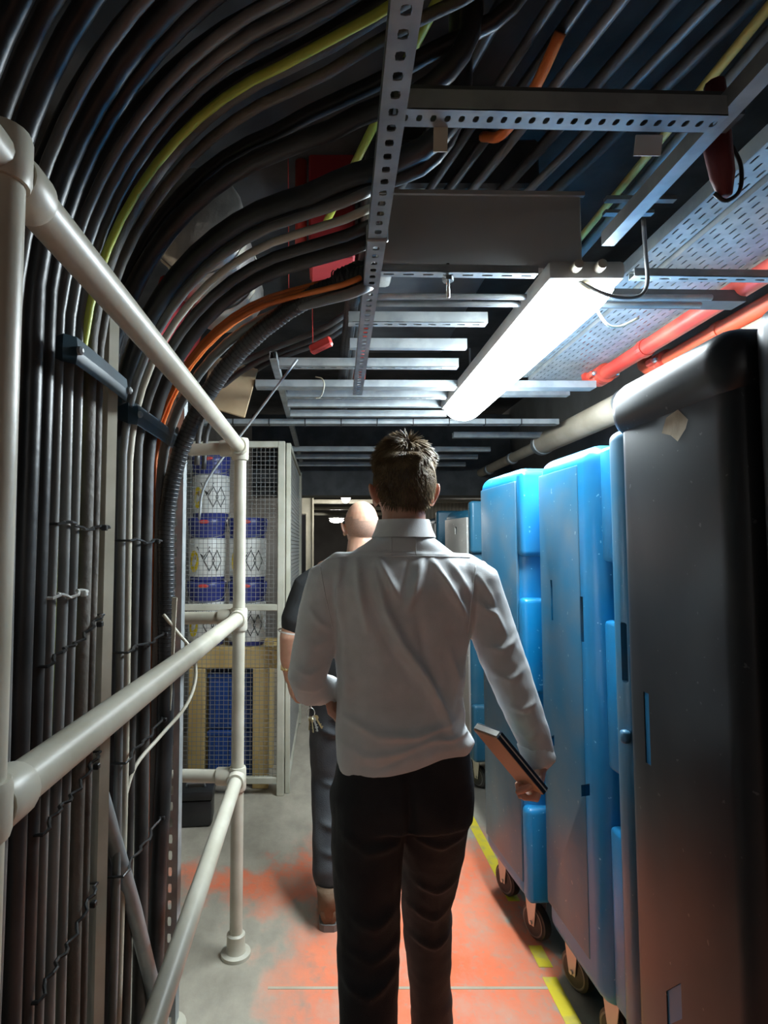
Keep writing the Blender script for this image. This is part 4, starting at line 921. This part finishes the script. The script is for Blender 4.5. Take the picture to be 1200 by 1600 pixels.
def shoe(a, yaw, root, m='shoe', heel_up=0.0, tall=0):
    R = Matrix.Rotation(yaw, 3, 'Z') @ Matrix.Rotation(-heel_up, 3, 'X'); pv = Vector((0, .19, 0))
    f = lambda p: R @ (Vector(p)-pv)+Matrix.Rotation(yaw, 3, 'Z') @ pv+Vector((a[0], a[1], 0)) if heel_up else R @ Vector(p)+Vector((a[0], a[1], 0))
    up = MB(); rg = [(-.065, .030, .055), (-.05, .036, .075), (0, .036, .078), (.05, .038, .065), (.10, .043, .045), (.15, .045, .036), (.19, .040, .030), (.215, .022, .02)]
    vs = []; n = 16
    for y, wd, h in rg:
        for k in range(n):
            t = 2*PI*k/n; z = .022+h*.5+h*.5*math.sin(t); vs.append(f((wd*math.cos(t), y, z)))
    fs = [(i*n+k, i*n+(k+1) % n, (i+1)*n+(k+1) % n, (i+1)*n+k) for i in range(len(rg)-1) for k in range(n)]+[tuple(range(n)), tuple((len(rg)-1)*n+k for k in range(n))]
    up.add(vs, fs)
    if tall: up.tube([f((0, -.018, .05)), f((0, -.02, .10)), f((0, -.022, .05+tall))], [(.042, .05), (.045, .052), (.05, .056)], 16)
    s = local_part(up, 'shoe', m, root)
    so = MB(); vs = []
    for z in (0, .026):
        for y, wd in [(-.072, .02), (-.06, .037), (0, .040), (.05, .038), (.12, .048), (.17, .046), (.21, .03), (.222, .012)]: vs.append(f((wd, y, z)))
        for y, wd in [(.222, .012), (.21, .03), (.17, .046), (.12, .048), (.05, .038), (0, .040), (-.06, .037), (-.072, .02)]: vs.append(f((-wd, y, z)))
    so.add(vs, [tuple(range(15, -1, -1)), tuple(range(16, 32))]+[(k, (k+1) % 16, 16+(k+1) % 16, 16+k) for k in range(16)])
    o = so.build('sole', M['sole'], s); o.data.transform(Matrix.Translation(-Vector(root.location)))
shoe((.095, 1.49), .0, m1); shoe((.318, 1.87), -.28, m1)
# hair
rnd = random.Random(11)
def hair_ok(x, y, z):
    if y < -.045: return z > .052+.25*max(0, abs(x)-.045)
    if y < .045: return z > .128+.1*max(0, y)
    return z > .182
cap = MB(); nn, mm = 48, 30; keep = {}
vs = []; ok = []
for i in range(mm+1):
    t = -PI/2+PI*i/mm
    for k in range(nn):
        a = 2*PI*k/nn; x, y, z = .079*math.cos(t)*math.cos(a), -.014+.101*math.cos(t)*math.sin(a), .135+.099*math.sin(t)
        top = max(0, min(1, (z-.16)/.05)); f = 1+.035*top
        vs.append(q1(x*f, (y+.014)*f-.014, .135+(z-.135)*f)); ok.append(hair_ok(x, y, z))
fs = [(i*nn+k, i*nn+(k+1) % nn, (i+1)*nn+(k+1) % nn, (i+1)*nn+k) for i in range(mm) for k in range(nn)]
fs = [f for f in fs if all(ok[j] for j in f)]
cap.add(vs, fs); hr = local_part(cap, 'hair', 'hair', m1)
st = MB(); 
for i in range(8200):
    a = rnd.uniform(0, 2*PI); sz = rnd.uniform(-.75, 1) if i % 3 else rnd.uniform(.35, 1); ct = math.sqrt(max(0, 1-sz*sz))
    nrm = Vector((ct*math.cos(a), ct*math.sin(a), sz)); x, y, z = .079*nrm.x, -.014+.101*nrm.y, .135+.101*nrm.z
    if not hair_ok(x, y, z): continue
    top = max(0, min(1, (z-.165)/.05))
    L = .008+.018*top+rnd.uniform(0, .008)*(1+top)
    swirl = noise.noise_vector(Vector((x*28, y*28, z*28+5)))
    tv = Vector((x, y, z))-Vector((.005, -.055, .228)); tv = (tv-nrm*tv.dot(nrm)); tv = tv.normalized() if tv.length > 1e-4 else Vector((0, 1, 0))
    d = (nrm*(.55*top+.3)+tv*(.75*top)+Vector((0, 0, -1))*(1-top)*.9+swirl*(.25+1.25*top)).normalized()
    p0 = Vector((x, y, z)); p1 = p0+d*L*.5+nrm*.003; p2 = p0+(d*.8-nrm*.35*top+tv*.3*top).normalized()*L+nrm*(.003+.004*top)
    wd = .0012+.0012*top
    u = d.cross(nrm); u = u.normalized() if u.length > .01 else Vector((1, 0, 0)); v = u.cross(d)
    V = []
    for p, k in ((p0, 1), (p1, .9), (p2, .25)):
        for j in range(3): V.append(q1(*(p+(u*math.cos(j*2.094)+v*math.sin(j*2.094))*wd*k)))
    st.add(V, [(r*3+j, r*3+(j+1) % 3, r*3+3+(j+1) % 3, r*3+3+j) for r in range(2) for j in range(3)])
o = st.build('hair_strand', M['hairlight'], hr, True); o['kind'] = 'stuff'; o.data.transform(Matrix.Translation(-Vector(m1.location)))

# notebook in his hand
nb = thing('notebook', 'tan notebook with dark cover held in right hand of man in white shirt', 'notebook', (.452, 1.490, .985))
ax = Vector((-.618, -.258, .742)).normalized(); bx = Vector((-.418, .908, -.033)); bx = (bx-ax*bx.dot(ax)).normalized(); cx = ax.cross(bx)
RB = Matrix((ax, bx, cx)).transposed()
MB().box((0, 0, 0), (.208, .082, .014), RB).build('pages', M['paper'], nb)
MB().rbox(cx*.009, (.203, .086, .004), .001, 1, RB).build('cover', M['coverd' if cx.x > 0 else 'cover'], nb); MB().rbox(-cx*.009, (.203, .086, .004), .001, 1, RB).build('cover', M['cover' if cx.x > 0 else 'coverd'], nb)
MB().rbox(-bx*.043, (.203, .004, .020), .001, 1, RB).build('spine', M['coverd'], nb); MB().box(-bx*.0452-cx*.001, (.204, .001, .003), RB).build('spine_line', M['whitelabel'], nb)
MB().box((cx if cx.x > 0 else -cx)*.0125+ax*.03-bx*.01, (.05, .04, .0012), RB).build('sticky_note', M['green'], nb)

# ---- bald man ahead
KX, KY = .11, 2.72
m2 = thing('person', 'bald man in black t-shirt walking ahead, half hidden by the man in white', 'person', (KX, KY, 0))
S2 = .95
b2_ = MB(); q2, e2 = head_shapes(b2_, (KX+.05, KY+.01, 1.487), .12)
b2_.limb([(KX+.03, KY-.03, 1.36), (KX+.04, KY-.02, 1.44), (KX+.05, KY-.005, 1.53)], [(.085, .065), (.064, .064), (.062, .066)], 20)
b2_.rings([(.84, KX, KY, .15, .10), (1.0, KX, KY, .15, .10), (1.25, KX, KY, .16, .10), (1.37, KX, KY, .15, .085), (1.42, KX, KY, .09, .06)], 24)
l2 = [(-.09, KY, 1.335), (-.170, KY-.02, 1.10), (-.168, KY+.06, .90)]; r2 = [(KX+.21, KY, 1.335), (KX+.25, KY+.0, 1.09), (KX+.22, KY+.1, .90)]
b2_.limb([l2[0], (-.13, KY-.01, 1.22), l2[1], (-.174, KY+.02, 1.0), l2[2]], [.052, .046, .042, .038, .027]); b2_.limb(r2, [.052, .042, .028])
lg2 = [(KX-.09, KY, .85), (KX-.10, KY-.04, .47), (KX-.10, KY-.245, .10)]; lr2 = [(KX+.09, KY, .85), (KX+.09, KY+.17, .47), (KX+.08, KY+.26, .09)]
b2_.limb(lg2, [.085, .056, .04]); b2_.limb(lr2, [.085, .056, .04])
hand(b2_, l2[2], (.1, .35, -.9), (.8, .2, .1), -1, (.4, .5, .4)); hand(b2_, r2[2], (-.1, .35, -.9), (-.8, .2, .1), 1, (.4, .5, .4))
shaped(b2_, .0048, 'body', 'skin2', m2, 5)
n0 = set(bpy.data.objects); face_parts(q2, e2, m2)
for o in set(bpy.data.objects)-n0: o.data.transform(Matrix.Translation(-Vector(m2.location)))
# stubble ring of cropped hair
cap = MB(); vs = []; ok = []
for i in range(mm+1):
    t = -PI/2+PI*i/mm
    for k in range(nn):
        a = 2*PI*k/nn; x, y, z = .0765*math.cos(t)*math.cos(a), -.012+.0975*math.cos(t)*math.sin(a), .135+.0975*math.sin(t)
        vs.append(q2(x, y, z)); ok.append(y < .03 and .06 < z < (.135+.03*(abs(x)/.07) if y < -.02 else .16))
cap.add(vs, [f for f in [(i*nn+k, i*nn+(k+1) % nn, (i+1)*nn+(k+1) % nn, (i+1)*nn+k) for i in range(mm) for k in range(nn)] if all(ok[j] for j in f)])
local_part(cap, 'cropped_hair', 'stubble', m2)
tt_ = MB(); tt_.rings([(.93, KX, KY, .175, .125), (1.0, KX, KY, .178, .13), (1.12, KX, KY, .175, .13), (1.25, KX, KY, .185, .125), (1.345, KX, KY-.005, .185, .11), (1.40, KX+.01, KY-.01, .14, .09), (1.445, KX+.015, KY-.014, .085, .075)], 36, 2.35)
tt_.limb([(-.04, KY, 1.345), (-.09, KY, 1.32), (-.13, KY-.01, 1.22), (-.147, KY-.015, 1.17)], [.072, .07, .062, .064], 18); tt_.limb([(KX+.15, KY, 1.345), (KX+.205, KY, 1.32), (KX+.235, KY, 1.20)], [.072, .07, .064], 18)
shaped(tt_, .007, 't_shirt', 'tee', m2, 6, crumple(.006, 11, 5.5))
local_part(MB().tube([(-.155, KY-.015, 1.128), (-.156, KY-.0148, 1.121)], [.064, .064], 20, False), 'sleeve_trim', 'whitelabel', m2)
cl = MB(); clr = []
for (z, r) in ((1.43, .082), (1.452, .075), (1.47, .071), (1.468, .067), (1.44, .070)): clr.append([(KX+.026+r*math.cos(2*PI*k/24), KY-.015+r*math.sin(2*PI*k/24), z-.02*max(0, math.sin(2*PI*k/24))) for k in range(24)])
cl.add([p for r in clr for p in r], [(i*24+k, i*24+(k+1) % 24, (i+1)*24+(k+1) % 24, (i+1)*24+k) for i in range(4) for k in range(24)])
local_part(cl, 'collar', 'tee', m2)
jm = MB(); jm.rings([(.76, KX, KY, .172, .13), (.84, KX, KY, .178, .13), (.93, KX, KY, .172, .122), (.97, KX, KY, .168, .118)], 30, 2.4)
jm.limb([(KX-.09, KY, .82), (KX-.098, KY-.015, .64), (KX-.10, KY-.04, .47), (KX-.10, KY-.14, .30), (KX-.10, KY-.215, .17)], [(.095, .11), (.09, .1), (.078, .08), (.07, .075), (.066, .072)], 20)
jm.limb([(KX+.09, KY, .82), (KX+.09, KY+.09, .64), (KX+.09, KY+.165, .47), (KX+.085, KY+.22, .30), (KX+.08, KY+.26, .12)], [(.095, .11), (.09, .1), (.078, .08), (.07, .075), (.066, .072)], 20)
flj = [([(-.02, .72), (.03, .70), (.09, .72)], .014, .008), ([(-.02, .50), (.03, .485), (.09, .50)], .012, .008), ([(-.02, .36), (.03, .345), (.09, .36)], .012, .008), ([(-.02, .27), (.03, .26), (.09, .27)], .012, .008)]
shaped(jm, .008, 'work_trousers', 'jeans', m2, 5, chain(fold_fn(flj), crumple(.006, 13, 1.3)))
local_part(MB().tube([(KX+.178*math.cos(2*PI*k/32), KY+.126*math.sin(2*PI*k/32), .945) for k in range(33)], (.003, .018), 6, False, (0, 0, 1)) if False else MB().lathe([(1, -.018), (1.02, -.018), (1.02, .018), (1, .018)], (0, 0, 0), 'z', 32, False), 'belt', 'blackplastic', m2)
bo = bpy.data.objects['belt']; bo.data.transform(Matrix.Translation(Vector(m2.location))); bo.data.transform(Matrix.Diagonal((.176, .124, 1, 1))); bo.location = (0, 0, .955)
shoe((KX-.10, KY-.235), .0, m2, 'boot', 0, .1); shoe((KX+.08, KY+.27), -.1, m2, 'boot', 0, .1)
wt = local_part(MB().tube([(-.172, KY+.035, .965), (-.171, KY+.048, .938)], [.032, .031], 20, False), 'watch_strap', 'gold', m2)
for k in range(7):
    a = PI*.8+k*.35; mbk = MB().rbox((-.1715+.033*math.cos(a), KY+.040+.033*math.sin(a), .955), (.012, .012, .026), .003, 1, (.4, 0, a)); local_part(mbk, 'watch_link', 'gold', m2, False)
ky = thing('key_bunch', 'bunch of brass and steel keys hanging from bald man\'s belt', 'keys', (-.068, KY-.13, .815))
MB().tube([(.018*math.cos(a*PI/8), 0, -.02+.022*math.sin(a*PI/8)) for a in range(17)], .0018, 6).build('key_ring', M['nickel'], ky, True)
MB().tube([(0.02, .012, .13), (.012, .004, .05), (0, 0, .0)], .003, 6).build('belt_clip', M['nickel'], ky, True)
for k in range(6):
    a = -.5+k*.2; m_ = 'brass' if k % 2 == 0 else 'nickel'
    q = MB().lathe([(.004, -.001), (.011, -.001), (.011, .001), (.004, .001)], (0, 0, -.045), 'y', 14).box((0, 0, -.075), (.007, .002, .042)).box((.005, 0, -.09), (.006, .002, .005)).box((.005, 0, -.078), (.005, .002, .004)).build('key', M[m_], ky)
    q.rotation_euler = (.15*(k % 3-1), a*1.1, .5*k); q.location = (0, -.003*k, 0)
